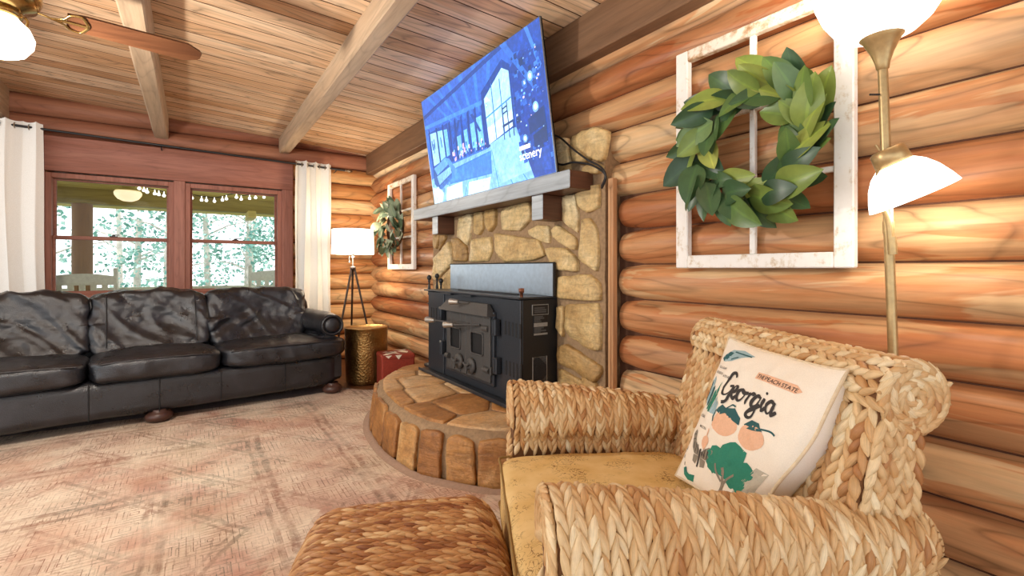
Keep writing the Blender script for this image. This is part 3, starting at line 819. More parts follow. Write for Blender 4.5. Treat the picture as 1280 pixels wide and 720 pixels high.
# ------------------------------------------------------------------ television
TVW,TVH=1.625,.852
M['bezel']=plain('tv_bezel','#15161a',.3); M['bezel_edge']=plain('tv_edge','#8d949c',.3,.6)
tb=Vector((1.70,2.905,1.632)); tilt=math.asin(.122/TVH)
tv=thing('television','large flat television tilted above the mantel showing a blue cabin room','television',tb)
tv.rotation_euler=(0,-tilt,0)
m=MB(); m.box(0,.016,-TVW/2,TVW/2,0,TVH,.004); m.box(.016,.035,-TVW/2+.06,TVW/2-.06,.03,TVH-.25,.006); m.build('casing',M['bezel'],tv)
m=MB(); b=.006
for q in ((-TVW/2,TVW/2,TVH-b,TVH),(-TVW/2,TVW/2,0,b),(-TVW/2,-TVW/2+b,0,TVH),(TVW/2-b,TVW/2,0,TVH)): m.box(-.004,.012,q[0],q[1],q[2],q[3],.001)
m.build('bezel',M['bezel_edge'],tv)
m=MB(); m.box(.035,.20,-.15,.15,.28,.58,.01); m.build('wall_mount',M['black'],tv)
nt=NT('tv_picture'); at=nt.attr(); co_=nt.coord()
n1=nt.noise(co_,9,4,.6); n2=nt.noise(co_,34,3,.6)
k_=nt.math('ADD',nt.math('MULTIPLY',n1,.5),nt.math('MULTIPLY',n2,.5))
cc=nt.mix(.75,at.outputs['Color'],nt.ramp(k_,[(.32,g4(.75)),(.5,g4(1.15)),(.66,g4(2.0))]),'MULTIPLY')
cc=nt.mix(.08,cc,(.42,.74,1,1)); nt.bsdf((.02,.02,.03,1),.25,None,0,**{'Emission Color':cc,'Emission Strength':TVGLOW}); M['tvpic']=nt.mat
sm=MB(); layer=[0]
def scr(poly,col):
    """poly in screen units x 0..160 (left to right as watched), y 0..84 (up)"""
    layer[0]+=1; c=C(col)[:3]
    pts=[(-.0022-.000025*layer[0],TVW/2-b-(TVW-2*b)*min(160,max(0,x))/160,b+(TVH-2*b)*min(84,max(0,y))/84) for x,y in poly]
    sm.add(pts,[list(range(len(pts)))],smooth=False,tint=c)
sm.M=None
def rect(x0,y0,x1,y1,c): scr([(x0,y0),(x1,y0),(x1,y1),(x0,y1)],c)
rect(0,0,160,84,'#2d62c8')
# ceiling with rafters
scr([(0,84),(160,84),(160,58),(118,70),(92,50),(40,54),(0,60)],'#2655bc')
for x0,x1,y1 in ((10,46,56),(28,56,55),(46,66,54),(64,76,53),(84,86,53),(104,98,57)): scr([(x0,84),(x0+5,84),(x1+2,y1),(x1,y1)],'#2f6fd8')
scr([(0,72),(0,69),(124,82),(124,84),(112,84)],'#0e2f86'); scr([(0,64),(0,61),(96,56),(118,72),(118,75),(94,59)],'#3a7be0')
# left windows
rect(5,26,40,57,'#0f3a98'); scr([(7,30),(19,31),(19,55),(7,56)],'#9cd6ff'); scr([(21,31),(30,32),(30,54),(21,55)],'#8accff'); scr([(32,33),(38,33.5),(38,53),(32,53.5)],'#6cb4f6')
rect(6,22,8,60,'#0a2a78'); rect(19,24,21.5,58,'#0a2a78'); rect(30,24,32.5,58,'#0a2a78')
for x,y in ((9,50),(11,47),(13,50),(25,49)): scr([(x,y),(x+1.6,y+1),(x+1.8,y-7),(x+.4,y-8)],'#12408f')
# back wall and beams
scr([(40,54),(92,52),(92,28),(40,27)],'#174aae')
for x in (41,50,60,70,80,90): scr([(x,56),(x+3,58),(x+2,28),(x-1,28)],'#0b2c82')
for x0,y0,x1,y1 in ((52,30,58,44),(63,33,68,46),(73,31,79,48),(82,30,89,50)): rect(x0,y0,x1,y1,'#6fb8ff')
scr([(44,40),(47,40),(60,54),(57,55)],'#12388f'); scr([(84,40),(87,40),(78,54),(75,54)],'#12388f')
# large bright doorway
scr([(92,64),(92,27),(127,33),(128,70),(120,76)],'#0b2f88'); scr([(95,59),(95,29),(125,34.5),(126,67),(119,71)],'#a9e0ff')
scr([(95,40),(95,29),(125,34.5),(125,44)],'#c8eeff')
for x in (104,114): scr([(x,30),(x+1,30.2),(x+1.6,66),(x+.6,65.5)],'#2a6ac0')
scr([(95,46),(126,51),(126,52),(95,47)],'#3a80d0')
# floor
scr([(0,0),(160,0),(160,22),(126,33),(92,27),(40,26),(0,20)],'#7ab4f6')
for i in range(9): scr([(20+i*16,0),(21+i*16,0),(66+i*6.2,28),(65.6+i*6.2,28)],'#3f86dc')
scr([(96,29),(124,33),(150,6),(104,2)],'#8cc6ff')
# rug, bright patches
scr([(36,22),(96,25),(94,10),(26,12)],'#2f70cc'); scr([(38,21),(94,24),(92,11),(30,13)],'#3a7ad6')
scr([(26,10),(52,11),(50,0),(22,0)],'#d4f2ff'); scr([(62,9),(92,8),(88,0),(58,0)],'#cdefff'); scr([(0,14),(20,8),(16,0),(0,0)],'#bfe6ff')
# sofa
scr([(5,28),(32,34),(38,24),(36,16),(12,10),(5,16)],'#1d4c98'); scr([(8,28),(30,33),(33,27),(12,22)],'#5d9be2'); scr([(11,21),(36,25),(37,20),(14,14)],'#7ab2ee'); scr([(14,13),(36,19),(36,16),(14,9)],'#2a60b4')
scr([(28,33),(36,31),(46,20),(42,17),(34,26)],'#4c88d4')
for x,y,r in ((10,10,3),(14,7,3.6),(20,9,2.2),(31,12,1.8)): scr([(x+r*math.cos(a),y+r*math.sin(a)) for a in np.linspace(0,5.9,10)],random.choice(['#8cc4f6','#bfe2ff','#5a94d8']))
# clutter along the back, warm lights
rr=random.Random(4)
for i in range(46):
    x=rr.uniform(40,92); y=27+rr.uniform(0,9)*(1-abs(x-60)/60); s_=rr.uniform(.8,2.2)
    scr([(x,y),(x+s_,y+.2),(x+s_,y+s_*1.6),(x,y+s_*1.4)],rr.choice(['#0c2f80','#8cc4ff','#f0d8f0','#3a78d0','#d8a8c8','#143c94']))
# right side shelves
scr([(128,68),(160,84),(160,0),(140,0),(128,32)],'#0f2f90'); scr([(128,84),(160,84),(160,70),(128,76)],'#123b9e')
scr([(120,84),(126,84),(152,50),(148,50)],'#2d66cc'); scr([(146,84),(149,84),(158,60),(156,58)],'#3a74d8')
for i in range(170):
    x=rr.uniform(128,157); y=rr.uniform(8,72); s_=rr.uniform(1.0,4.2)*(1 if i<120 else .4)
    scr([(x,y),(x+s_,y+.2),(x+s_,y+s_*.9),(x,y+s_*.8)],(rr.choice(['#0b2470','#3a70d0','#2656b8','#0e2f88','#143a9c','#1c4cb0','#0a1f60']) if i<130 else rr.choice(['#9cc8f8','#cfe6ff','#f0d0e0','#6aa8f0'])))
for x,y,r in ((147,57,2.6),(149,39,2.8),(136,24,2.2),(98,54,1.3)):
    scr([(x+r*math.cos(a),y+r*1.1*math.sin(a)) for a in np.linspace(0,5.9,12)],'#7eb2f0')
    scr([(x+r*.5*math.cos(a),y+r*.6*math.sin(a)) for a in np.linspace(0,5.9,12)],'#ffe6f4')
scr([(141,34),(157,38),(157,28),(141,25)],'#0a1f66'); scr([(142,14),(158,16),(158,2),(142,4)],'#123a9a'); scr([(144,24),(157,27),(157,18),(144,17)],'#08195a')
# ladder back chair
for q in ([(114,28),(115,28),(116,48),(115,48)],[(120,28),(121,28),(121.5,50),(120.5,50)],[(114,37),(126,38),(126,36.5),(114,35.5)],[(125,28),(126,28),(126,38),(125,38)],[(115,44),(121,45),(121,44),(115,43)],[(115,47),(121,48),(121,47),(115,46)]): scr(q,'#0b2468')
# candle chandelier, wall clock
scr([(96,56),(102,56),(100,59),(98,59)],'#d8e6ff')
screen=sm.build('screen_picture',M['tvpic'],tv)
M['white_e']=emis('tv_caption_white','#ffffff',1.0)
def text_mesh(s,size,shear=0.0,off=0.0,res=3):
    cu=bpy.data.curves.new('caption','FONT'); cu.body=s; cu.size=size; cu.shear=shear; cu.offset=off; cu.resolution_u=res
    o=bpy.data.objects.new('caption',cu); COL.objects.link(o); dg=bpy.context.evaluated_depsgraph_get(); dg.update()
    me=o.evaluated_get(dg).to_mesh(); vs=[v.co.copy() for v in me.vertices]; fs=[list(p.vertices) for p in me.polygons]
    o.evaluated_get(dg).to_mesh_clear(); bpy.data.objects.remove(o); bpy.data.curves.remove(cu); return vs,fs
def tvcap(s,x,y,size,nm):
    vs,fs=text_mesh(s,size,0,.0); m=MB()
    m.add([(-.0125,TVW/2-x-p.x,y+p.y) for p in vs],fs,smooth=False); return m.build(nm,M['white_e'],tv)
tvcap('scenery',1.30,.125,.072,'caption')
m=MB(); m.box(-.0122,-.011,TVW/2-1.42,TVW/2-1.31,.185,.208,.0); m.build('caption_bar',M['white_e'],tv)
# cables from the television to the cover strip
for pts,lab in ((((700,172),(716,186),(735,200),(750,208),(757,219)),'black television cable crossing the top chimney stone'),(((702,206),(716,203),(735,205),(750,212),(757.5,221)),'black cable lying on the right end of the mantel')):
    P=[at_x(u,v,1.775) for u,v in pts]; P=[Vector((1.79,P[0].y+.12,P[0].z+.05))]+P+[Vector((1.79,1.835,P[-1].z-.05))]
    m=MB(); m.tube(smoothpath(P,6),.006,8); o=m.build('television_cable',M['black']); tag(o,lab,'cable',None)
# ------------------------------------------------------------------ old window frames with wreaths on the fireplace wall
nt=NT('chippy_white'); co_=nt.coord(scale=(9,9,9)); f=nt.noise(co_,2.2,6,.7); f2=nt.noise(nt.coord(scale=(60,60,12)),1.0,3)
k=nt.math('ADD',nt.math('MULTIPLY',f,.75),nt.math('MULTIPLY',f2,.25))
nt.bsdf(nt.ramp(k,[(.34,C('#b9966e')),(.40,C('#dccfbc')),(.47,C('#efebe4')),(.8,C('#f6f3ee'))]),.6,nt.bump(k,.4,.003)); M['chippy']=nt.mat
nt=NT('chippy_tan'); f=nt.noise(nt.coord(scale=(9,9,9)),2.2,6,.7)
nt.bsdf(nt.ramp(f,[(.34,C('#a67c54')),(.44,C('#cbb192')),(.55,C('#e8dfd0'))]),.6); M['chippy_tan']=nt.mat
def old_frame(name,lab,y0,y1,z0,z1,xw=1.868,rail=.062):
    t=thing(name,lab,'window frame',(xw,(y0+y1)/2,z0),0,'old window frames hung on the log wall')
    hw=(y1-y0)/2; hh=z1-z0; d=-.034; r=rail
    for nm,b_,mm in (('frame_side',(-hw,-hw+r,0,hh),'chippy'),('frame_side',(hw-r,hw,0,hh),'chippy'),('frame_rail',(-hw+r,hw-r,0,r*.9),'chippy'),('frame_rail',(-hw+r,hw-r,hh-r*.8,hh),'chippy_tan')):
        m=MB(); m.box(d,0,b_[0],b_[1],b_[2],b_[3],.004); m.build(nm,M[mm],t)
    m=MB(); m.box(d*.8,-.006,-.011,.011,r*.9,hh-r*.8,.003); m.build('muntin',M['chippy'],t)
    for q in (1/3,2/3):
        zc=r*.9+(hh-1.7*r)*q; m=MB(); m.box(d*.8,-.006,-hw+r,hw-r,zc-.010,zc+.010,.003); m.build('muntin',M['chippy'],t)
    return t
y1=at_x(846.5,300,1.845).y; y0=at_x(1069,300,1.845).y
old_frame('window_frame','white chipped old window frame behind the big magnolia wreath beside the floor lamp',y0,y1,1.10,2.068)
y1b=at_x(485.5,300,1.845).y; y0b=at_x(518,300,1.845).y
old_frame('window_frame','narrow looking white old window frame on the logs between corner lamp and mantel',y0b,y1b,1.085,2.035)
def leafmat(name,stops,rough):
    nt=NT(name); at=nt.attr(); rgb=nt.n('SeparateColor',{'Color':at.outputs['Color']}).outputs
    col=nt.ramp(rgb[0],stops); vein=nt.ramp(rgb[2],[(0,(1.25,1.25,1.05,1)),(.07,(1.25,1.25,1.05,1)),(.12,g4(1)),(1,g4(.9))])
    col=nt.mix(1,col,vein,'MULTIPLY')
    fn=nt.noise(nt.coord(),30,3); col=nt.mix(.5,col,nt.ramp(fn,[(.3,g4(.75)),(.7,g4(1.15))]),'MULTIPLY')
    return nt.bsdf(col,rough,None,0,**{'Specular IOR Level':.45})
M['magnolia']=leafmat('magnolia_leaf',[(0,C('#2e4a30')),(.35,C('#456340')),(.6,C('#67833f')),(.85,C('#8e9c48')),(1,C('#a8ae58'))],.36)
M['dryleaf']=leafmat('pale_green_leaf',[(0,C('#4c6040')),(.4,C('#74866a')),(.75,C('#a2aa88')),(1,C('#c6c6a6'))],.6)
M['vine']=plain('vine_ring','#5a4028',.8,0,.5)
def leaf(mb,base,dirv,nrm,L,Wd,col,curl=.2,fold=.25):
    d=Vector(dirv).normalized(); n_=Vector(nrm); n_=(n_-d*n_.dot(d)).normalized(); s=n_.cross(d)
    K=9; J=6; P=[];Cs=[]
    for i in range(K+1):
        t=i/K; wv=Wd*(math.sin(math.pi*min(1,t**.82)))**.72*(1-.12*t)+.0015
        if i==K: wv=.0008
        row=[]
        for j in range(-J//2,J//2+1):
            q=j/(J/2)
            row.append(base+d*(L*t)+s*(q*wv)+n_*(-curl*L*t*t*.6+fold*wv*abs(q)**1.6+curl*.25*L*math.sin(t*3.1)))
            Cs.append((col+.06*(q>0),.5,abs(q)))
        P.append(row)
    mb.grid(P,tint=Cs)
def wreath(name,lab,ctr,rx,rz,Lr,mat,n,depth,seed,stray=.35,thick=.0):
    r_=random.Random(seed); t=thing(name,lab,'wreath',ctr,0,'wreaths hung on old window frames')
    m=MB(); m.tube([(.0,rx*math.cos(a),rz*math.sin(a)) for a in np.linspace(0,2*math.pi,33)[:-1]],.014,8,closed=True); m.build('vine_ring',M['vine'],t)
    m=MB()
    for i in range(n):
        a=2*math.pi*i/n+r_.uniform(-.08,.08); tg=Vector((0,-math.sin(a),math.cos(a))); rd=Vector((0,math.cos(a),math.sin(a)))
        lay=i%3; side=(.95,-.85,.30)[lay]*r_.uniform(.6,1.35)
        out=Vector((-1,0,0))
        d=(-tg*1.0+rd*side+out*r_.uniform(.12,stray+.15)).normalized()
        base=Vector((0,rx*math.cos(a),rz*math.sin(a)))+rd*r_.uniform(-.02,.03)+out*(depth*(.3+.35*lay)*r_.uniform(.6,1.2))
        L=r_.uniform(*Lr)*(.85 if lay==1 else 1); nr=(out+rd*r_.uniform(-.65,.65)+tg*r_.uniform(-.5,.5))
        leaf(m,base,d,nr,L,L*r_.uniform(.25,.33),min(1,max(0,r_.gauss(.42,.27))),r_.uniform(.0,.35),r_.uniform(.05,.3))
    o=m.build('foliage',mat,t)
    return t
wreath('magnolia_wreath','large green magnolia leaf wreath on the white window frame near the floor lamp',Vector((1.80,1.015,1.568)),.20,.19,(.15,.195),M['magnolia'],70,.06,5,.6)
wreath('dried_wreath','small pale green leaf wreath on the window frame beside the log corner',Vector((1.80,4.945,1.53)),.235,.20,(.12,.17),M['dryleaf'],84,.10,9,.75)
# ------------------------------------------------------------------ leather sofa
nt=NT('black_leather'); co_=nt.coord(); v=nt.n('TexVoronoi',{'Vector':co_,'Scale':210.0}).outputs['Distance']; f=nt.noise(co_,7,5,.6); f2=nt.noise(nt.coord(scale=(1,2.2,1.4)),9,4,.6,.8)
cr_=nt.ramp(f2,[(.40,g4(0)),(.5,g4(1)),(.60,g4(0))])
hh_=nt.math('ADD',nt.math('MULTIPLY',v,.12),nt.math('MULTIPLY',f,.5))
nt.bsdf(nt.ramp(f,[(.3,C('#121317')),(.55,C('#1c1d22')),(.75,C('#2c2c32'))]),nt.ramp(f,[(.3,g4(.24)),(.7,g4(.38))]),nt.bump(hh_,.5,.02),0,**{'Specular IOR Level':.75}); M['leather']=nt.mat
M['seam']=plain('leather_seam','#121112',.6); M['bunwood']=plain('bun_foot_wood','#4a2e24',.4,0,0,30,.25)
SA=math.radians(6.5)
sofa=thing('leather_sofa','long black leather three seat sofa under the windows','sofa',(-.19,4.22,0),SA)
LX=1.37
def sofapart(nm,lo,hi,par=sofa,**k):
    m=MB(); cushion(m,lo,hi,**k); return m.build(nm,M['leather'],par)
# base
m=MB()
cushion(m,(-LX+.03,.02,.075),(LX-.06,.92,.335),n=14,res=(40,14,8),wr=.006,wscale=5); base=m.build('base',M['leather'],sofa)
for x in (-.84,-.38,.0,.38,.84):
    m=MB(); m.tube([(x,.016,.08),(x,.013,.2),(x,.016,.33)],.0035,6); m.build('base_seam',M['seam'],base)
# bun feet
for x,y in ((0,.07),(LX-.13,.06),(-LX+.13,.06),(-LX+.13,.86),(LX-.13,.86)):
    m=MB(); m.lathe([(.0,0),(.055,0),(.082,.022),(.086,.045),(.07,.066),(.05,.075),(.05,.09)],20,(x,y,0)); m.build('foot',M['bunwood'],sofa)
# arms: rolled
def arm(sg):
    # profile in (x,z): rolled top scrolling outward; lofted along y
    prof=[]
    for a in np.linspace(-80,235,22): prof.append((math.cos(math.radians(a))*.112,.595+math.sin(math.radians(a))*.105))
    P=[]
    for i in range(15):
        y=.05+.88*i/14; sc=1.0 if i not in (0,14) else .93
        row=[]
        for (x,z) in [(.085,.10),(.088,.35)]+prof+[(-.105,.45),(-.10,.10)]:
            dx=.006*mnoise.noise(Vector((x*9,y*6,z*7+sg)))
            row.append((sg*(LX-.135)+sg*x*sc+dx,y,.595+(z-.595)*sc+dx))
        P.append(row)
    m=MB(); m.grid(P,False,True); m.add(P[0],[list(range(len(P[0])))]); m.add(P[-1],[list(range(len(P[-1])))])
    a_=fixn(m.build('arm',M['leather'],sofa))
    cx=sg*(LX-.135)
    m=MB(); m.tube([(cx+.088*math.cos(t),.045,.595+.082*math.sin(t)) for t in np.linspace(0,6.283,40)[:-1]],.011,8,closed=True); m.lathe([(.0,-.028),(.03,-.026),(.055,-.018),(.07,-.004),(.072,.02)],24,(cx,.052,.595),(0,1,0)); m.build('arm_scroll',M['leather'],a_)
    return a_
arm(1); arm(-1)
# seat cushions
for i,(x0,x1,y0) in enumerate(((-1.34,-.387,-.045),(-.383,.383,-.055),(.387,1.34,-.045))):
    def warp(P,q,i=i,x0=x0,x1=x1):
        if (i==2 and P.x>x1-.235) or (i==0 and P.x<x0+.235):
            if P.y>.05: P.y=.05+(P.y-.05)*.05
        P.z-=.030*max(0,(P.y-.1))*1.2
        return P
    m=MB(); cushion(m,(x0,y0,.325),(x1,.62,.485),n=6,puff=(0,0,.035),res=(44,30,10),wr=.010,wscale=5.2,seed=i*7+3,warp=warp); o=m.build('seat_cushion',M['leather'],sofa)
    m=MB(); pts=[(x0+.05,y0+.018,.458),(x0+.25*(x1-x0),y0+.006,.468),((x0+x1)/2,y0+.004,.47),(x0+.75*(x1-x0),y0+.006,.468),(x1-.05,y0+.018,.458)]; m.tube(smoothpath(pts,6),.005,6); m.build('piping',M['leather'],o)
# back cushions, slumped
for i,(x0,x1) in enumerate(((-1.17,-.385),(-.39,.385),(.38,1.17))):
    def warp(P,q,i=i):
        t=(P.z-.42)/.50
        P.y+=.20*t; 
        P.z-=.012*abs(q.x)**3*(q.z>0); P.y-=.014*math.sin((P.x*(1 if i!=2 else -1)*1.1+P.z*1.5)*26+i)*max(0,mnoise.noise(Vector((P.x*4,P.z*4,i*3+1)))+.15)*(q.y<0)
        if i!=1: P.x+=(.07 if i==2 else -.07)*(max(0,t)-.4)*abs(q.x)*(1 if (q.x>0)==(i==2) else 0)
        P.z+=.012*mnoise.noise(Vector((P.x*5,i,0)))*max(0,q.z)
        return P
    m=MB(); cushion(m,(x0,.50,.42),(x1,.76,.915),n=6.5,puff=(0,-.06,.0),res=(56,12,50),wr=.026,wscale=5.0,seed=i*11+1,warp=warp); o=m.build('back_cushion',M['leather'],sofa)
    if i==1:
        for xs in (x0+.10,x1-.10):
            m=MB(); pts=[]
            for zz in np.linspace(.50,.885,9):
                t=(zz-.42)/.5; q=(zz-.6675)/.2475
                yy=.63-.13*(1-abs(q)**6.5)**(1/6.5)+.2*t-.045*(1-q*q)*(1-((xs)/.367)**2)
                pts.append((xs,yy+.0,zz))
            m.tube(smoothpath(pts,3),.0035,6); m.build('back_seam',M['seam'],o)
m=MB(); cushion(m,(-LX+.12,.74,.09),(LX-.12,.97,.86),n=10,res=(40,6,16),wr=.006); m.build('back_frame',M['leather'],sofa)
# ------------------------------------------------------------------ curtains and rod
nt=NT('white_curtain'); co_=nt.coord(scale=(300,300,300)); f=nt.noise(co_,1,2)
nt.bsdf(nt.ramp(f,[(.3,C('#e2ded6')),(.7,C('#f2f0ea'))]),.85,nt.bump(f,.15,.001),0,**{'Transmission Weight':0.0,'Subsurface Weight':0.0}); M['curtain']=nt.mat
nt2=nt
RODY=5.80
def rodz(x): return 2.318-.028*(x+.97)
rod=thing('curtain_rod','dark metal curtain rod above the windows with a small finial','curtain rod',(0,RODY,0))
m=MB(); m.tube([(-2.2,0,rodz(-2.2)),(1.50,0,rodz(1.50))],.011,12); m.build('rod',M['black'],rod)
M['finial']=plain('finial_metal','#8c7a64',.35,.8)
m=MB(); xe=1.50; m.lathe([(.012,0),(.017,.008),(.010,.02),(.012,.03),(.02,.04),(.023,.055),(.016,.07),(.008,.075),(.011,.083),(.0,.09)],16,(xe,0,rodz(xe)),(1,0,-.03)); m.build('finial',M['finial'],rod)
for x in (1.40,-.25,-2.0):
    m=MB(); m.tube([(x,0,rodz(x)-.013),(x,.03,rodz(x)-.022),(x,.12,rodz(x)-.022)],.007,8); m.build('rod_bracket',M['black'],rod)
def curtain(lab,x0,x1,nf,seed,zb=.03,topdroop=()):
    t=thing('curtain',lab,'curtain',((x0+x1)/2,RODY,0),0,'white grommet curtains')
    r_=random.Random(seed); cx=(x0+x1)/2; hw=(x1-x0)/2
    nx=nf*16; nz=40; P=[]
    ph=[r_.uniform(-.35,.35) for _ in range(nf*2+2)]; amp=[r_.uniform(.75,1.2) for _ in range(nf*2+2)]
    for i in range(nx+1):
        u=i/nx; row=[]
        for j in range(nz+1):
            v=j/nz; z=zb+(rodz(cx+(u*2-1)*hw)+.045-zb)*v
            k=u*nf*2*math.pi; ii=int(u*nf*2)
            a=(.045+.012*math.sin(seed+3*u))*amp[ii]*(1-.15*(1-v))
            spread=1+.10*(1-v)+.03*math.sin(v*4+seed)
            yy=math.sin(k+ph[ii]*0+.5*math.sin(v*2.3+u*5+seed)*(1-v))*a
            xx=(u*2-1)*hw*spread+.018*math.sin(2*k)*.6+.01*math.sin(v*6+u*9)
            row.append((xx,yy,z-.006*math.cos(2*k)*(v>.97)))
        P.append(row)
    m=MB(); m.grid(P); m.build('panel',M['curtain'],t)
    for i in range(nf*2):
        u=(i+.5)/(nf*2) if False else i/(nf*2)+1e-3
        x=(u*2-1)*hw
        m=MB(); m.tube([(x+.0,.022*math.cos(a)-.0,rodz(cx+x)+.022*math.sin(a)) for a in np.linspace(0,6.283,18)[:-1]],.004,6,closed=True); m.build('grommet',M['finial'],t)
    return t
curtain('white curtain panel at the right of the windows beside the tripod lamp',.965,1.335,3,2)
curtain('white curtain panel at the left edge, left of the windows',-1.80,-1.09,4,8)
# ------------------------------------------------------------------ drum side table, tripod lamp, red box
nt=NT('hammered_brass'); v=nt.n('TexVoronoi',{'Vector':nt.coord(),'Scale':70.0},feature='SMOOTH_F1').outputs['Distance']; f=nt.noise(nt.coord(),6,3)
nt.bsdf(nt.ramp(f,[(.3,C('#7d5a2e')),(.7,C('#a88450'))]),.34,nt.bump(v,.6,.006),.9); M['brass']=nt.mat
tb_=thing('side_table','hammered brass drum side table between sofa and log corner','side table',(1.42,4.70,0))
m=MB(); prof=[(.185,.0),(.19,.01)]+[(.19+.012*math.sin(z*3),z) for z in np.linspace(.03,.49,12)]+[(.205,.505),(.208,.515)]; m.lathe(prof,48); m.build('drum',M['brass'],tb_)
m=MB(); m.lathe([(.208,.512),(.212,.518),(.210,.526),(.200,.528),(.196,.518),(.0,.517)],48); m.build('tray_top',M['brass'],tb_)
M['shade_lit']=emis('drum_lampshade_lit','#fff6e8',SHADE)
M['darkwood']=plain('tripod_wood','#3a2a20',.4,0,0,30,.2); M['nickel']=plain('nickel','#a8a49c',.3,.9)
tl=thing('tripod_floor_lamp','tripod floor lamp with a white drum shade in the log corner','floor lamp',(1.45,5.28,0))
m=MB()
m.lathe([(.222,1.25),(.215,1.515)],48); m.lathe([(.213,1.515),(.220,1.25)],48); m.build('lamp_shade',M['shade_lit'],tl)
m=MB(); m.tube([(0,0,1.09),(0,0,1.40)],.009,10); m.lathe([(.0,1.215),(.018,1.215),(.02,1.25),(.016,1.30)],12); m.build('stem',M['nickel'],tl)
m=MB(); m.lathe([(.0,1.075),(.026,1.075),(.032,1.09),(.032,1.108),(.02,1.118),(.0,1.118)],16); m.build('leg_hub',M['darkwood'],tl)
for a in (math.radians(200),math.radians(330),math.radians(80)):
    e=Vector((.255*math.cos(a),.255*math.sin(a),0.0)); m=MB(); m.tube([Vector((.016*math.cos(a),.016*math.sin(a),1.10)),e+Vector((0,0,.004))],[.012,.009],10); m.build('leg',M['darkwood'],tl)
m=MB(); m.tube([(-.045,-.02,1.245),(-.045,-.02,1.17)],.002,5); m.lathe([(.0,0),(.006,.004),(.006,.02),(.0,.024)],8,(-.045,-.02,1.15)); m.build('pull_chain',M['nickel'],tl)
m=MB(); m.lathe([(.0,1.30),(.02,1.31),(.032,1.35),(.03,1.385),(.0,1.40)],14); m.build('bulb',emis('bulb_glow','#fff0d0',4.0),tl)
M['redcloth']=plain('red_box','#8e2f1c',.7,0,.3,60); M['cream']=plain('cream_print','#e8ddc8',.7); M['navy']=plain('navy_print','#4a4a58',.7)
rb=thing('red_storage_box','red box with cream angular pattern on its lid between drum table and hearth','box',(1.58,4.33,0),math.radians(-8))
m=MB(); m.box(-.15,.15,-.13,.13,0,.285,.012); m.build('box_body',M['redcloth'],rb)
m=MB(); m.box(-.155,.155,-.135,.135,.265,.315,.014); lid=m.build('lid',M['redcloth'],rb)
def decal(polys,mat,nm):
    for i,p in enumerate(polys):
        m=MB(); m.add([(x,y,.3158+.0004*i) for x,y in p],[list(range(len(p)))],smooth=False); fixn(m.build(nm,mat,lid))
decal([[(-.14,-.12),(-.10,-.125),(-.03,-.05),(.02,-.12),(.0,-.02),(-.09,-.03)],[(-.06,.03),(.0,.05),(.02,-.01),(-.03,-.02)],[(.02,.03),(.07,.06),(.12,.0),(.09,-.08),(.05,-.03)],[(.0,.12),(.13,.11),(.1,.07),(.03,.09)],[(-.12,.02),(-.08,.05),(-.05,.0)]],M['cream'],'lid_print')
decal([[(-.09,-.04),(-.05,-.05),(-.04,-.02),(-.08,-.01)],[(.06,-.02),(.1,-.01),(.09,-.05)],[(-.04,.02),(-.01,.035),(-.005,.0)]],M['navy'],'lid_print_dark')
m=MB(); m.add([(-.12,-.1363,.31),(-.06,-.1363,.31),(-.09,-.1363,.285)],[[0,1,2]],smooth=False); m.build('lid_edge_print',M['cream'],lid); m=MB(); m.add([(-.03,-.1363,.31),(.03,-.1363,.31),(.0,-.1363,.27)],[[0,1,2]],smooth=False); m.build('lid_edge_print',M['cream'],lid)
# ------------------------------------------------------------------ ceiling fan
M['fanblade']=log_wood('fan_blade',0,['#3e2418','#50301f','#623e28','#735034'],.3,.35,False,1.2,.4)
M['polbrass']=plain('polished_brass','#b09058',.22,.9); M['globe']=emis('fan_globe_lit','#fffaf0',GLOBE)
fan=thing('ceiling_fan','brass ceiling fan with brown blades and lit globe at the upper left','ceiling fan',(-.65,2.78,2.04))
zc=ceil_z(-.65)-2.04
m=MB(); m.tube([(0,0,.30),(0,0,zc-.03)],.014,12); m.lathe([(.0,zc-.07),(.03,zc-.068),(.06,zc-.03),(.068,zc+.03)],24); m.build('downrod',M['polbrass'],fan)
m=MB(); m.lathe([(.0,.10),(.05,.10),(.07,.12),(.11,.135),(.125,.17),(.125,.22),(.10,.26),(.05,.285),(.016,.31)],36); m.build('motor_housing',M['polbrass'],fan)
m=MB(); m.lathe([(.0,-.080),(.04,-.078),(.075,-.060),(.100,-.022),(.104,.01),(.088,.05),(.056,.082),(.052,.098)],36); m.build('glass_globe',M['globe'],fan)
m=MB(); m.lathe([(.05,.085),(.066,.09),(.07,.105),(.05,.12)],30); m.tube([(.072,.0,.10),(.082,0,.085),(.078,0,.06)],.005,6); m.build('globe_collar',M['polbrass'],fan)
for k in range(4):
    ang=math.radians(11)+k*math.pi/2
    R=Matrix.Rotation(ang,4,'Z')@Matrix.Translation((0,0,.140))@Matrix.Rotation(math.radians(-12),4,'X')
    m=MB(); m.M=R; m.tint=(.5,.2*k,0)
    top=[]; wv=.073; L0,L1=.20,.70
    out=[(L0,-.05),(L0+.06,-.064),(L1-.065,-wv),(L1-.012,-.040),(L1,-.022),(L1,.022),(L1-.012,.040),(L1-.065,wv),(L0+.06,.064),(L0,.05)]
    m.prism([(x,y,-.004) for x,y in out],(0,0,.008)); bl=fixn(m.build('blade',M['fanblade'],fan))
    m=MB(); m.M=R; m.tube(smoothpath([(.10,0,.0),(.15,.0,-.012),(.19,.02,-.012),(.21,.052,-.008),(.245,.06,-.008),(.262,.03,-.008),(.27,0,-.008),(.262,-.03,-.008),(.245,-.06,-.008),(.21,-.052,-.008),(.19,-.02,-.012),(.15,0,-.012)],5),.0065,8,flat=.6)
    m.tube([(.15,0,-.012),(.21,0,-.008),(.268,0,-.008)],.006,8); m.build('blade_bracket',M['polbrass'],bl)
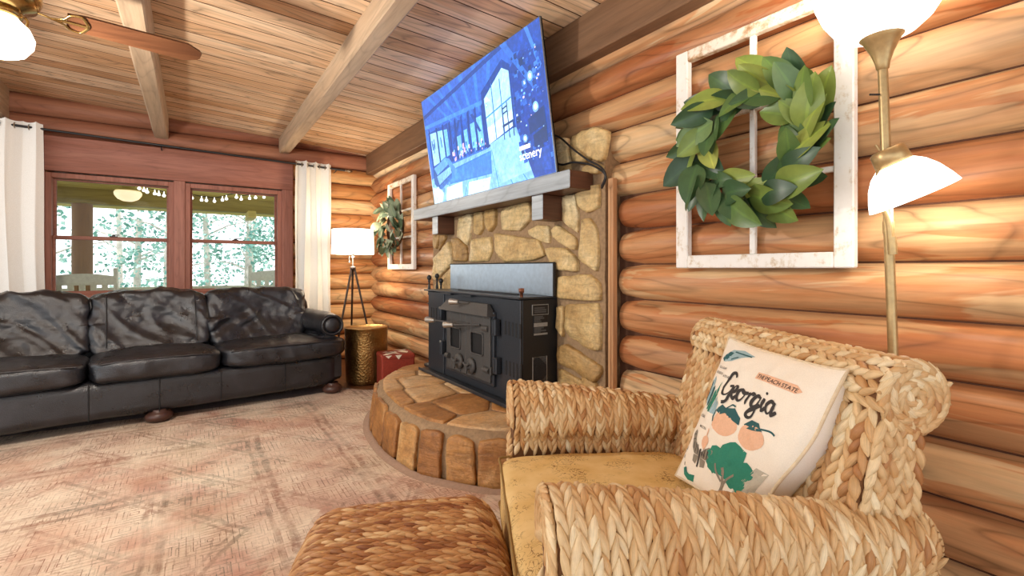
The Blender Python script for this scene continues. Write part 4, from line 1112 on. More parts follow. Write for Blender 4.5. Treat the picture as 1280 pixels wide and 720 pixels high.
# ------------------------------------------------------------------ rug
nt=NT('faded_rug'); tc=nt.n('TexCoord').outputs['Object']
mp=nt.n('Mapping',{'Vector':tc,'Location':(.55,-2.3,0)}).outputs[0]
s_=sep(nt,mp); ax=nt.math('ABSOLUTE',s_[0]); ay=nt.math('ABSOLUTE',s_[1])
wob=nt.noise(tc,3.5,3); axw=nt.math('ADD',ax,nt.math('MULTIPLY',wob,.05)); ayw=nt.math('ADD',ay,nt.math('MULTIPLY',wob,.05))
dia=nt.math('ADD',nt.math('MULTIPLY',axw,.85),nt.math('MULTIPLY',ayw,.62)); bx=nt.math('MAXIMUM',axw,nt.math('MULTIPLY',ayw,.72))
def lines(val,freq,wid,soft=.05):
    fr_=nt.math('FRACT',nt.math('MULTIPLY',val,freq)); return nt.ramp(fr_,[(0,g4(1)),(wid,g4(1)),(wid+soft,g4(0)),(1-soft,g4(0)),(1,g4(1))])
def mul(a_,b_): return nt.math('MULTIPLY',a_,b_)
def mx(a_,b_): return nt.math('MAXIMUM',a_,b_)
l1=lines(dia,3.0,.05,.02); l1b=lines(nt.math('ADD',dia,.035),3.0,.03,.02); l2=lines(bx,2.2,.05,.02); l2b=lines(nt.math('ADD',bx,.05),2.2,.03,.02); l3=lines(bx,9.0,.10)
rq=nt.n('Mapping',{'Vector':mp,'Rotation':(0,0,.785)}).outputs[0]
vq=nt.n('TexVoronoi',{'Vector':rq,'Scale':5.0,'Randomness':.35},distance='MANHATTAN').outputs; v1=lines(vq['Distance'],6.0,.10)
vq2=nt.n('TexVoronoi',{'Vector':mp,'Scale':11.0,'Randomness':1.0},distance='CHEBYCHEV').outputs; v2=lines(vq2['Distance'],4.0,.14)
vq3=nt.n('TexVoronoi',{'Vector':mp,'Scale':34.0,'Randomness':1.0},distance='MANHATTAN').outputs; v3=nt.ramp(vq3['Distance'],[(.22,g4(1)),(.34,g4(0))])
st=nt.noise(nt.n('Mapping',{'Vector':tc,'Scale':(4,70,1)}).outputs[0],2,4,.7); st2=nt.noise(nt.n('Mapping',{'Vector':tc,'Scale':(80,5,1)}).outputs[0],2,4,.7)
wear=nt.noise(tc,2.6,5,.65); wear2=nt.noise(tc,3.4,6,.72); wear3=nt.noise(nt.n('Mapping',{'Vector':tc,'Location':(5,3,1)}).outputs[0],1.6,4,.62); wearf=nt.noise(tc,26,4,.7)
zone=nt.math('FRACT',nt.math('MULTIPLY',dia,1.1)); zone=nt.math('ADD',nt.math('MULTIPLY',zone,.22),nt.math('MULTIPLY',wear3,.85))
base=nt.ramp(zone,[(.30,C('#b48c7a')),(.42,C('#c8aa96')),(.54,C('#d9c5ae')),(.68,C('#caac98')),(.86,C('#b6897a'))])
base=nt.mix(mul(nt.ramp(wear,[(.45,g4(0)),(.6,g4(1))]),.6),base,C('#e6d8c2'))
pat=mx(mx(mul(mx(l1,l1b),.6),mul(mx(l2,l2b),.75)),mx(mul(v1,.95),mx(mul(v2,.5),mx(mul(v3,.6),mul(l3,.15)))))
pm=mul(mul(pat,nt.ramp(wear2,[(.38,g4(.2)),(.57,g4(1))])),nt.ramp(wearf,[(.36,g4(.25)),(.54,g4(1))]))
pc=nt.ramp(wear3,[(.38,C('#5c5448')),(.5,C('#84523f')),(.62,C('#66665a'))])
col=nt.mix(mul(pm,.9),base,pc)
rose=mul(nt.ramp(nt.noise(tc,1.5,5,.62),[(.5,g4(0)),(.62,g4(1))]),.55); col=nt.mix(rose,col,(.82,.56,.50,1),'MULTIPLY')
grn=mul(nt.ramp(nt.noise(nt.n('Mapping',{'Vector':tc,'Location':(1,8,2)}).outputs[0],1.7,5,.62),[(.55,g4(0)),(.68,g4(1))]),.5); col=nt.mix(grn,col,(.74,.72,.62,1),'MULTIPLY')
col=nt.mix(.6,col,nt.ramp(st,[(.3,g4(.74)),(.6,g4(1.1))]),'MULTIPLY'); col=nt.mix(.4,col,nt.ramp(st2,[(.3,g4(.76)),(.6,g4(1.08))]),'MULTIPLY')
# dark band by the sofa: mostly its shadow, painted into the rug, plus border
sofa_shade=nt.ramp(nt.math('ADD',s_[1],nt.math('MULTIPLY',wear2,.10)),[(0,g4(0)),(1,g4(0))])
by=nt.math('GREATER_THAN',nt.math('ADD',s_[1],nt.math('MULTIPLY',wear2,.10)),RUGSHADE)
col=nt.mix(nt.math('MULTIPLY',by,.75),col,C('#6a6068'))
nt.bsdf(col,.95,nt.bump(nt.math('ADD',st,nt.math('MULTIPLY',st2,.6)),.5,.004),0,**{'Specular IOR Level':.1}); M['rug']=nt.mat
# rug laid around the hearth: cut along the hearth outline with a curled lip
mb=MB(); lipo=smoothpath([Vector((x,y,0)) for x,y in HO],6)
def outs(p,d): v_=p-ctr; return p+v_.normalized()*d
rugthing=thing('area_rug','faded rose and beige patterned area rug covering the floor','rug',(0,0,0))
from mathutils.geometry import delaunay_2d_cdt
outer=[Vector((-3.2,-2.4)),Vector((1.84,-2.4)),Vector((1.84,1.70))]
inner=[Vector((p.x,p.y)) for p in (outs(q,.012) for q in lipo)]
inner=[p for p in inner if p.x<1.80]
ring=outer+inner+[Vector((1.8,4.08)),Vector((1.30,4.34)),Vector((1.16,4.52)),Vector((.9,5.0)),Vector((-3.2,5.0))]
from mathutils import geometry as geo
tri=geo.tessellate_polygon([[Vector((p.x,p.y,0)) for p in ring]])
mb.add([(p.x,p.y,0.0) for p in ring],[list(t_) for t_ in tri],smooth=False)
o=mb.build('pile',M['rug'],rugthing)
import bmesh
bm=bmesh.new(); bm.from_mesh(o.data); bmesh.ops.recalc_face_normals(bm,faces=bm.faces)
for f_ in bm.faces:
    if f_.normal.z<0: f_.normal_flip()
bm.to_mesh(o.data); bm.free()
mb=MB(); P=[]
for i,q in enumerate(lipo):
    wv=.006*mnoise.noise(q*6)
    P.append([outs(q,.055)+Vector((0,0,.0005)),outs(q,.03)+Vector((0,0,.006)),outs(q,.014)+Vector((0,0,.016+wv)),outs(q,.006)+Vector((0,0,.012)),outs(q,.004)])
mb.grid(P); fixn(mb.build('curled_edge',plain('rug_backing','#a08470',.95,0,.3),rugthing))
# ------------------------------------------------------------------ seagrass armchair
def grassmat(name,stops,gain=1.0):
    nt=NT(name); at=nt.attr(); rgb=nt.n('SeparateColor',{'Color':at.outputs['Color']}).outputs
    off=nt.math('MULTIPLY',rgb[1],13.0); tc=nt.n('TexCoord').outputs['Object']
    vv=nt.n('VectorMath',{0:tc,1:nt.n('CombineXYZ',{'X':off,'Y':off,'Z':off}).outputs[0]},operation='ADD').outputs[0]
    sv_=nt.n('CombineXYZ',{'X':nt.math('MULTIPLY',rgb[2],7.0),'Y':off,'Z':0.0}).outputs[0]; f=nt.math('ADD',nt.math('MULTIPLY',nt.noise(sv_,1.6,3,.6),.6),nt.math('MULTIPLY',nt.noise(vv,45,3,.6),.4)); big=nt.noise(tc,3.0,2)
    col=nt.ramp(nt.math('ADD',nt.math('MULTIPLY',rgb[0],.75),nt.math('MULTIPLY',big,.25)),stops)
    col=nt.mix(.55,col,nt.ramp(f,[(.34,g4(.55)),(.6,g4(1.14))]),'MULTIPLY')
    return nt.bsdf(col,.48,nt.bump(f,.4,.003),0,**{'Specular IOR Level':.35})
M['grass']=grassmat('seagrass',[(.12,C('#aa7446')),(.35,C('#c99c68')),(.6,C('#dcbc8c')),(.85,C('#f0deb8'))])
M['grass_core']=plain('seagrass_core','#6a4424',.9)
M['grass_ott']=grassmat('seagrass_ottoman',[(.12,C('#8a532c')),(.38,C('#b07a48')),(.62,C('#c99c68')),(.88,C('#dfbd8c'))])
CA=math.radians(-33.69+4.6)
O=at_f(640+.07/.95*600,335,.95); O.z=0
chair=thing('wicker_armchair','braided seagrass armchair with rolled arms holding the printed pillow, by the floor lamp','armchair',(O.x,O.y,0),CA)
def arm_path(sg,yc):
    """profile (local y,z) from inner foot over the roll and down the outside; scaled along the arm"""
    def f(x):
        t=min(1,max(0,x/.80)); r=.118*(1-t)+.062*t
        r*=1-.25*max(0,(t-.93)/.07)**2 - .16*max(0,(.05-t)/.05)**2
        zr=(.662-.092*t**1.2)-r
        pts=[(-sg*.055,.20),(-sg*.058,.34),(-sg*.06,zr-.06)]
        c=-sg*.0+sg*(r-.085)*.55
        n=22
        for i in range(n+1):
            a=math.radians(-20+255*i/n)      # from inner side over the top to under the outer scroll
            pts.append((c-sg*math.cos(a)*r*1.05,zr+math.sin(a)*r))
        pts+=[(sg*.045,zr-r*1.0-.02),(sg*.05,zr-r-.10),(sg*.05,.10)]
        P=[Vector((0,yc+p[0],p[1])) for p in pts]
        return P if sg<0 else P
    return f
def core_surface(mb,pathf,x0,x1,n,axis,inset=.004):
    rows=[]
    for i in range(n+1):
        b=x0+(x1-x0)*i/n; P=pathf(b) if callable(pathf) else pathf
        rows.append([p+Vector(axis)*b for p in P])
    mb.grid(rows)
    return rows
def woven_arm(sg,yc,seed,tone):
    f=arm_path(sg,yc); m=MB(); m.mi=1; m.tint=(.2,.5,0)
    rows=core_surface(m,f,0.0,.80,26,(1,0,0))
    m.add(rows[0],[list(range(len(rows[0])))]); m.add(rows[-1],[list(range(len(rows[-1])))])
    m.mi=0
    S,Ln=extr_surface(f,(1,0,0))
    if sg<0:
        def S2(a,b): p,Ta,Tb,N=S(a,b); return p,Ta,Tb,(N if N.dot(Vector((0,p.y-yc,p.z-.5)))>=-.2 else -N)
    sgn=1
    # outward normal check on top of the roll
    p,Ta,Tb,N=S(Ln(.4)*.5,.4)
    if N.z<0: sgn=-1
    def S3(a,b):
        L=Ln(b); p,Ta,Tb,N=S(a/2.0*L,b); return p,Ta,Tb,N*sgn
    # a is scaled to 0..2 so that chains keep an equal number of stitches along the tapering arm
    Lm=Ln(.3); 
    def Sq(a,b):
        L=Ln(b); p,Ta,Tb,N=S(a/Lm*L,b); return p,Ta,Tb,N*sgn
    braid(m,Sq,Lm-.02,.795,.032,.034,a0=.22,b0=.006,height=.0105,slant=.30,seed=seed,tone=tone,lenf=2.3)
    # scroll end faces
    for xe,dr in ((0.0,-1),(.80,1)):
        P=f(xe); top=P[3:26]; c=sum(top,Vector())/len(top)
        for ringf,cnt in ((.93,26),(.68,20),(.42,13),(.16,6)):
            for i in range(cnt):
                q=i/cnt*len(top); i0=int(q)%len(top); p=c+(top[i0]-c)*ringf+Vector((xe+dr*.006,0,0))
                tg=(top[(i0+1)%len(top)]-top[i0-1]).normalized(); N=Vector((dr,0,0)); B=N.cross(tg)
                strand(m,p,(tg+B*.3),N,.034,.010,.010,tone-.08,seed*100+i)
    # front panel below the scroll
    def Sp(a,b): return Vector((-.008,yc-.05+b,.10+a)),Vector((0,0,1)),Vector((0,-1,0)),Vector((-1,0,0))
    braid(m,Sp,.36,.10,.03,.034,a0=.0,b0=.0,height=.011,slant=.34,seed=seed+3,tone=tone-.1)
    m.box(0,.02,yc-.05,yc+.05,.09,.46,.004,mi=1)
    a_=m.build('arm',[M['grass'],M['grass_core']],chair); return a_
YN,YF=0.0,.872
woven_arm(-1,YN,21,.62); woven_arm(1,YF,33,.5)
# backrest: sloping face, backward scroll on top
LEAN=.15
bp=[(.585,.20),(.60,.40),(.635,.55),(.675,.70),(.700,.79)]
cx,cz,rr_=.775,.828,.070
roll=[(cx-math.cos(a)*rr_*1.08,cz+math.sin(a)*rr_) for a in np.linspace(math.radians(-12),math.radians(225),24)]
rear=[(.795,.74),(.775,.60),(.755,.40),(.74,.12)]
bpath=[Vector((x,0,z)) for x,z in bp+roll+rear]
YB0,YB1=.0,.855
m=MB(); m.mi=1; m.tint=(.2,.5,0)
rows=core_surface(m,bpath,YB0,YB1,10,(0,1,0)); m.add(rows[0],[list(range(len(rows[0])))]); m.add(rows[-1],[list(range(len(rows[-1])))]); m.mi=0
S,Ln=extr_surface(bpath,(0,1,0)); p,Ta,Tb,N=S(Ln(0)*.30,.4); sg_=1 if N.x<0 else -1
Lface=0
for i in range(len(bp)-1): Lface+=(bpath[i+1]-bpath[i]).length
def Sface(a,b): p,Ta,Tb,N=S(a,b); return p,Ta,Tb,N*sg_
braid(m,Sface,Lface+.01,YB1-.002,.032,.040,a0=.12,b0=YB0+.002,height=.012,slant=.42,seed=51,tone=.5,lenf=2.1)
# roll: chains running along the width
def Sroll(a,b):
    p,Ta,Tb,N=S(Lface+.015+b,a+YB0); return p,Tb,Ta,N*sg_
rl_len=sum((bpath[len(bp)+i+1]-bpath[len(bp)+i]).length for i in range(len(roll)-1))
braid(m,Sroll,YB1-YB0-.004,rl_len,.031,.036,a0=.008,b0=.0,height=.011,slant=.42,seed=52,tone=.60,lenf=2.1)
def Srear(a,b):
    L0=Lface+rl_len+.02; p,Ta,Tb,N=S(L0+a,b); return p,Ta,Tb,N*sg_
braid(m,Srear,Ln(0)-Lface-rl_len-.05,YB1-.002,.036,.052,a0=.0,b0=YB0+.002,height=.015,slant=.42,seed=53,tone=.42)
# end panels of the backrest with scrolled braids
for ye,dy in ((YB0,-1),(YB1,1)):
    def Send(a,b,ye=ye,dy=dy):
        t=a; z=.16+a; f=(z-.2)/.6; xf=.590+.0*f+.115*max(0,min(1.1,f))**1.3; xb=.745+.052*max(0,f)
        x=xf+(xb-xf)*b/.15
        return Vector((x,ye+dy*.004,z)),Vector((.14,0,1)).normalized(),Vector((1,0,0)),Vector((0,dy,0))
    braid(m,Send,.62,.15,.032,.038,a0=.02,b0=.0,height=.013,slant=.42,seed=60+dy,tone=.45,lenf=2.1)
    for ringf,cnt in ((.97,24),(.72,19),(.45,13),(.18,6)):
        for i in range(cnt):
            a_=2*math.pi*i/cnt; p=Vector((cx+math.cos(a_)*rr_*ringf*1.0,ye+dy*.006,cz+math.sin(a_)*rr_*ringf)); tg=Vector((-math.sin(a_),0,math.cos(a_))); N=Vector((0,dy,0)); B=Vector((math.cos(a_),0,math.sin(a_)))
            strand(m,p,tg+B*(.35 if int(ringf*100)%2 else -.35),N,.030,.0105,.011,.5,700+i+dy)
back=m.build('backrest',[M['grass'],M['grass_core']],chair)
# frame below the seat: front apron and feet
m=MB(); m.mi=1; m.box(.0,.70,YN-.03,YF+.03,.08,.24,.01); m.mi=0
def Sap(a,b): return Vector((-.004,YN-.02+a,.09+b)),Vector((0,1,0)),Vector((0,0,1)),Vector((-1,0,0))
braid(m,Sap,YF-YN+.04,.16,.03,.04,a0=0,b0=0,height=.012,slant=.4,seed=71,tone=.45)
m.build('seat_frame',[M['grass'],M['grass_core']],chair)
M['footwood']=plain('dark_foot','#3c2818',.5)
for x,y in ((.05,YN+.0),(.05,YF),(.68,YN+.05),(.68,YF-.05)):
    m=MB(); m.lathe([(.0,0),(.022,0),(.03,.085),(.0,.085)],14,(x,y,0)); m.build('foot',M['footwood'],chair)
# seat cushion
nt=NT('mustard_cushion'); co_=nt.coord(); d=nt.noise(co_,13,3,.5); 
vo=nt.n('TexNoise',{'Vector':co_,'Scale':26.0,'Detail':2.0,'Roughness':.5,'Distortion':2.2}).outputs['Fac']
ln=nt.ramp(vo,[(.47,g4(0)),(.493,g4(1)),(.507,g4(1)),(.53,g4(0))]); msk=nt.ramp(nt.noise(nt.coord(loc=(3,1,2)),9,3),[(.46,g4(0)),(.58,g4(1))])
c0=nt.ramp(d,[(.3,C('#d2ae6e')),(.7,C('#e2c48a'))]); c1=nt.mix(nt.math('MULTIPLY',nt.math('MULTIPLY',ln,msk),.85),c0,C('#6a4420'))
wv=nt.noise(nt.coord(scale=(240,240,240)),1,2); nt.bsdf(c1,.85,nt.bump(wv,.2,.001),0,**{'Specular IOR Level':.15}); M['mustard']=nt.mat
m=MB(); cushion(m,(-.058,YN+.07,.245),(.62,YF-.07,.43),n=9,puff=(-.01,0,.022),res=(34,34,14),wr=.003,wscale=5); sc=m.build('seat_cushion',M['mustard'],chair)
M['cord']=plain('cushion_cord','#8a6a34',.8)
m=MB()
x0,x1,y0,y1=-.051,.60,YN+.085,YF-.085
for zz in (.414,.258):
    pts=[(x0,y,zz+.0) for y in np.linspace(y0,y1,14)]; m.tube(smoothpath([(x0+.04,y0-.012,zz)]+pts+[(x0+.04,y1+.012,zz)],3),.0045,6)
m.build('cushion_piping',M['cord'],sc)
# ------------------------------------------------------------------ printed throw pillow
PW=.232; PT=.105
n_l=math.radians(23)
pc_local=Vector((.590,.290,.668))
ex=Vector((0.08,-1,0)).normalized(); ey=Vector((math.sin(n_l)*1.0,.0,math.cos(n_l))); ez=ex.cross(ey).normalized()   # ez faces the front of the chair
if ez.x>0: ez=-ez
Rz=Matrix.Rotation(CA,4,'Z'); Mc=Matrix.Translation(Vector((O.x,O.y,0)))@Rz
pil=thing('throw_pillow','cream throw pillow printed with Georgia and peaches leaning in the armchair','pillow',Mc@pc_local)
ex,ey,ez=[(Rz.to_3x3()@v_) for v_ in (ex,ey,ez)]
def psurf(s,t,side=1,off=0.0,PT=None):
    PT=.050 if side>0 else .135
    """s,t in -1..1 (right, up)"""
    cs=max(0,1-abs(s)**2.3); ct=max(0,1-abs(t)**2.3)
    z=PT*(cs*ct)**(.55 if side>0 else .38)
    x=s*PW*.94*(1-.075*(1-t*t)*abs(s)**2); y=t*PW*(1-.075*(1-s*s)*abs(t)**2)
    sm_=lambda a: max(0,min(1,a))**2*(3-2*max(0,min(1,a)))
    x-=.085*sm_(s)*sm_((.35-t)/1.3)+.012*sm_(-s)*sm_(t); y-=.012*sm_(s)*sm_(t)
    q=ex*x+ey*y
    wr=.009*mnoise.fractal(q*11,.6,2,3)*(cs*ct)**.3
    crn=.006*math.sin((s*1.3-t)*9)*max(0,s)*max(0,-t)
    return q+ez*side*(z+wr+crn*side+off)
M['pillow']=plain('cream_linen','#efe4d2',.9,0,.12,420,.05); M['pillowback']=plain('white_linen','#f4efe8',.9,0,.12,420,.04)
m=MB(); n=48
for side,mi in ((1,0),(-1,1)):
    P=[[psurf(-1+2*i/n,-1+2*j/n,side) for j in range(n+1)] for i in range(n+1)]
    m.grid(P if side>0 else P[::-1],mi=mi)
m.build('pillow_cover',[M['pillow'],M['pillowback']],pil)
m=MB(); edge=[psurf(-1+2*i/24,1) for i in range(24)]+[psurf(1,1-2*i/24) for i in range(24)]+[psurf(1-2*i/24,-1) for i in range(24)]+[psurf(-1,-1+2*i/24) for i in range(24)]
m.tube(edge,.004,6,closed=True); m.build('piping',plain('pillow_piping','#d8c4a4',.9),pil)
# print: strokes and shapes laid on the cover.  print space 0..100 (x right, y down)
PR={}
def S_(x,y): return x/50-1,1-y/50
PMT={}
def pmat(nm,col):
    PMT[nm]=plain('print_'+nm,col,.9,0,.0,200,.06); return nm
def begin(oname,nm):
    PR.setdefault((oname,nm),MB()); return PR[(oname,nm)]
CURO=['printed_motif']
def tgt(nm):
    return begin(CURO[0],nm)
def stroke(mb,pts,wd,lay=0,sub=6):
    mb=tgt(mb)
    P=smoothpath([Vector((x,y,0)) for x,y in pts],sub); V=[];n_=len(P)
    for i,p in enumerate(P):
        t=(P[min(i+1,n_-1)]-P[max(i-1,0)]); t=t.normalized() if t.length>0 else Vector((1,0,0)); nn=Vector((-t.y,t.x,0))
        ww=wd(i/(n_-1)) if callable(wd) else wd
        # brush pen: thick on down strokes
        for k in (-1,0,1):
            q=p+nn*ww*k*.5; V.append(psurf(*S_(q.x,q.y),1,.0012+.0002*lay))
    fs=[]
    for i in range(n_-1):
        for k in range(2): a=i*3+k; fs.append([a,a+1,a+4,a+3])
    mb.add(V,fs,smooth=False)
def shape(mb,poly,lay=0):
    mb=tgt(mb)
    poly=[Vector((x,y,0)) for x,y in poly]; from mathutils import geometry as gg
    # sample a fine grid clipped by fan subdivision
    c=sum(poly,Vector())/len(poly); R_=6; V=[];fs=[]
    dense=[]
    for i in range(len(poly)):
        a,b=poly[i],poly[(i+1)%len(poly)]; k=max(1,int((b-a).length/3))
        dense+= [a.lerp(b,j/k) for j in range(k)]
    N_=len(dense)
    for r in range(R_+1):
        for p in dense:
            q=c.lerp(p,r/R_ if r else .001); V.append(psurf(*S_(q.x,q.y),1,.0008+.0002*lay))
    for r in range(R_):
        for i in range(N_): j=(i+1)%N_; fs.append([r*N_+i,r*N_+j,(r+1)*N_+j,(r+1)*N_+i])
    mb.add(V,fs,smooth=False)
def blob(x,y,rx,ry,n=16,j=0.0,seed=0,rot=0):
    r_=random.Random(seed); o=[]
    for i in range(n):
        a=2*math.pi*i/n; k=1+r_.uniform(-j,j); px_,py_=rx*k*math.cos(a),ry*k*math.sin(a)
        o.append((x+px_*math.cos(rot)-py_*math.sin(rot),y+px_*math.sin(rot)+py_*math.cos(rot)))
    return o
ink=pmat('ink','#3a3634'); teal=pmat('teal','#2c8068'); peach=pmat('peach','#e6b694'); dteal=pmat('dark_teal','#2c5a5c'); blue=pmat('pale_blue','#9ab4b8'); grey=pmat('grey','#b9b3a2'); brown=pmat('brown','#8a8070')
def word(offx,offy,sc,wd,lay=2):
    G=[
     [(11,3),(9,0),(4,1),(0,8),(0,15),(4,19),(9,17),(11,11),(7,11),(12,10.5),(12,16),(10,23),(6,25)],           # G
     [(13,15),(17,13),(18,10),(16,9),(14,12),(14,17),(17,19),(20,16)],                                             # e
     [(24,10),(21,12),(21,17),(24,19),(27,16),(27,12),(24,10),(26,12),(30,11)],                                    # o
     [(31,10),(32,13),(31,19),(32,13),(35,10),(37,11)],                                                             # r
     [(43,11),(40,10),(38,13),(38,17),(40,19),(43,16),(44,10),(43,19),(41,26),(37,27),(36,24),(41,20),(46,16)],   # g
     [(48,10),(47,15),(48,19),(51,16)],                                                                              # i
     [(58,11),(55,10),(52,13),(52,17),(55,19),(58,15),(59,10),(58,16),(59,19),(62,16)]]                             # a
    for g in G: stroke(ink,[(offx+x*sc,offy+y*sc) for x,y in g],lambda t:wd*(.85+.35*math.sin(t*9)),lay)
    shape(ink,blob(offx+49*sc,offy+6*sc,1.1*sc,1.1*sc),lay)
CURO[0]='printed_title'
word(27,22,.80,2.0)
CURO[0]='printed_banner'
shape(peach,[(51,16.4),(81,15.6),(86,18.5),(82,20.8),(51,20.8)],0)
def ptext(s,x,y,size,mb,lay=3,shear=.15,maxw=None):
    vs,fs=text_mesh(s,size,shear,.003*size)
    mb=tgt(mb); wx=max(p.x for p in vs); k=1 if not maxw else maxw/wx
    mb.add([psurf(*S_(x+p.x*k,y-p.y),1,.0012+.0002*lay) for p in vs],fs,smooth=False)
CURO[0]='printed_slogan'
ptext('THE PEACH STATE',52,20.0,3.8,ink,3,.1,31)
# peaches and leaves
CURO[0]='printed_peach#1'
shape(peach,blob(42,53,11.5,7.0,20))
CURO[0]='printed_peach#2'
shape(peach,blob(68,53,12,6.8,20))
CURO[0]='printed_leaf#1'
shape(dteal,[(30,48),(34,43),(40,44),(41,47),(37,49)],1); stroke(dteal,[(30,48),(29,52),(31,55)],1.0,1)
CURO[0]='printed_leaf#2'
shape(dteal,[(40,44),(47,42),(53,46),(54,50),(46,48.5),(41,47)],1); stroke(dteal,[(40,45),(43,41),(47,41)],1.0,1)
CURO[0]='printed_leaf#3'
shape(dteal,[(58,48),(62,44),(70,44),(76,47.5),(68,49),(62,49.5)],1); stroke(dteal,[(74,46.5),(80,45.5),(84,46.5)],1.0,1)
# tree
CURO[0]='printed_tree'
r_=random.Random(8)
for x,y,rx,ry in ((60,66,13,6.5),(48,72,11,6),(73,73,13,6.5),(60,75,15,6.5),(44,79,7.5,4),(80,80,7.5,4),(69,79,9.5,5)): shape(teal,blob(x,y,rx,ry,18,.13,int(x*y)),1)
stroke(brown,[(56,92),(58,84),(54,76)],2.8,2); stroke(brown,[(58,85),(65,79),(69,76)],1.7,2); stroke(brown,[(56,84),(50,80),(48,76)],1.4,2); stroke(brown,[(51,93),(57,91),(64,93)],1.5,2)
CURO[0]='printed_caption#1'
ptext('SAVANNAH',49,96.5,2.6,ink,3)
CURO[0]='crease_shade_patch'
shape(grey,[(84,66),(95,66),(95,97),(66,97),(74,88)],0)  # crease shadow put on the pillow as a flat grey shape
# butterfly
CURO[0]='printed_butterfly'
bx_,bs=27,1.55
for sx in (-1,1):
    shape(brown,[(bx_+sx*.6*bs,76),(bx_+sx*7*bs,70),(bx_+sx*9.5*bs,71),(bx_+sx*8*bs,76),(bx_+sx*5*bs,79),(bx_+sx*1*bs,79)],1); shape(brown,[(bx_+sx*.6*bs,79),(bx_+sx*5*bs,79.5),(bx_+sx*4.5*bs,84),(bx_+sx*2*bs,85)],1)
    for q in (3,5,7): stroke(ink,[(bx_+sx*q*bs,72.5),(bx_+sx*(q-1)*bs,78)],.8,2)
stroke(ink,[(bx_,74),(bx_,86)],1.6,3)
# skyline
CURO[0]='printed_skyline'
for x,y0,y1,c_ in ((7,45,33,dteal),(10,47,30,blue),(13,48,36,dteal),(17,50,38,teal),(20.5,51,36,teal),(24,51,42,blue),(27,51,44,blue)): shape(c_,[(x,y0),(x+2.8,y0),(x+2.8,y1),(x+1.4,y1-2),(x,y1)],1)
shape(teal,[(20.5,36),(23,36),(21.8,30)],1)
CURO[0]='printed_caption#2'
ptext('ATLANTA',8,56,2.6,ink,3); ptext('MACON',18,62,2.4,ink,3)
# eagle-like falls sketch at top left corner
CURO[0]='printed_waterfall'
shape(blue,[(9,14),(16,7),(28,5),(40,7),(30,11),(22,15),(14,17)],0); shape(dteal,[(9,15),(14,9),(19,9),(16,15),(12,17)],1); stroke(dteal,[(20,8),(30,8),(38,8)],1.0,1); stroke(dteal,[(20,14),(27,11)],1.0,1)
CURO[0]='printed_caption#3'
ptext('TALLULAH',10,22,2.4,ink,3); ptext('AUGUSTA',9,26,2.4,ink,3); ptext('ATHENS',21,27,2.4,ink,3)
# small shell and onion
CURO[0]='printed_shell'
shape(brown,blob(16,69,3.2,4.2,14,.12,3),1); stroke(ink,[(14,68),(18,67)],.5,2); stroke(ink,[(14,71),(18,70)],.5,2)
CURO[0]='printed_onion'; shape(peach,blob(30,69,4,4.4,14),1); stroke(peach,[(30,65),(30.5,60)],1.0,1); CURO[0]='printed_caption#4'; ptext('VIDALIA',26,77,2.4,ink,3)
# alligator, leaves
CURO[0]='printed_alligator'
shape(teal,[(10,92),(14,90),(18,93),(25,94),(27,92),(26,97),(18,98),(12,96)],1); shape(dteal,[(13,91),(16,90.5),(17,93),(14,94)],2)
for x,y in ((4,74),(6,78),(5,84),(9,88),(3,80)): stroke(ink,[(x,y),(x+1.2,y+2)],.8,1)
for (on_,k_),mm in PR.items(): mm.build(on_.split('#')[0],PMT[k_],pil)
# ------------------------------------------------------------------ seagrass ottoman
def rr_profile(s,half,hgt,r):
    """rounded box profile, s from -total..total measured from the top centre: returns (p,h,tp,th)"""
    flat=half-r; sg=1 if s>=0 else -1; s=abs(s); arc=r*math.pi/2
    if s<=flat: return sg*s,hgt,1*sg,0
    if s<=flat+arc:
        a=(s-flat)/r; return sg*(flat+r*math.sin(a)),hgt-r+r*math.cos(a),sg*math.cos(a),-math.sin(a)
    d=s-flat-arc; return sg*(half),max(0,hgt-r-d),0,-1
OA,OB,OH,OR=OTT[3],OTT[4],.40,.075
ott=thing('wicker_ottoman','low braided seagrass ottoman on the rug in front of the armchair','ottoman',(OTT[0],OTT[1],0),OTT[2])
def Sott(a,b):
    def P(a,b):
        x,hx,_,_=rr_profile(a,OA,1.0,OR); y,hy,_,_=rr_profile(b,OB,1.0,OR)
        x0,y0=x,y
        k=1-.10*(abs(y0)/OB)**5; k2=1-.10*(abs(x0)/OA)**5
        drop=(1-hx)+(1-hy)
        z=OH-drop+.018*(1-(x/OA)**2)*(1-(y/OB)**2)
        return Vector((x*k,y*k2,z))
    p=P(a,b); e=.004; Ta=(P(a+e,b)-P(a-e,b)).normalized(); Tb=(P(a,b+e)-P(a,b-e)); Tb=(Tb-Ta*Tb.dot(Ta)).normalized(); N=Ta.cross(Tb)
    return p,Ta,Tb,N
La=OA-OR+OR*math.pi/2+.27; Lb=OB-OR+OR*math.pi/2+.27
m=MB(); m.mi=1; m.tint=(.2,.5,0)
m.grid([[Sott(-La+2*La*i/40,-Lb+2*Lb*j/40)[0]-Vector((0,0,.004)) for j in range(41)] for i in range(41)])
m.mi=0
braid(m,Sott,La,Lb,.034,.027,a0=-La,b0=-Lb,height=.009,slant=.26,seed=91,tone=.5,lenf=2.1)
V=[];keep=[]
m.build('woven_body',[M['grass_ott'],M['grass_core']],ott)
for sx in (-1,1):
    for sy in (-1,1):
        f_=MB(); f_.lathe([(.0,0),(.024,0),(.03,.06),(.0,.06)],12,(sx*(OA-.10),sy*(OB-.10),0)); f_.build('foot',M['footwood'],ott)
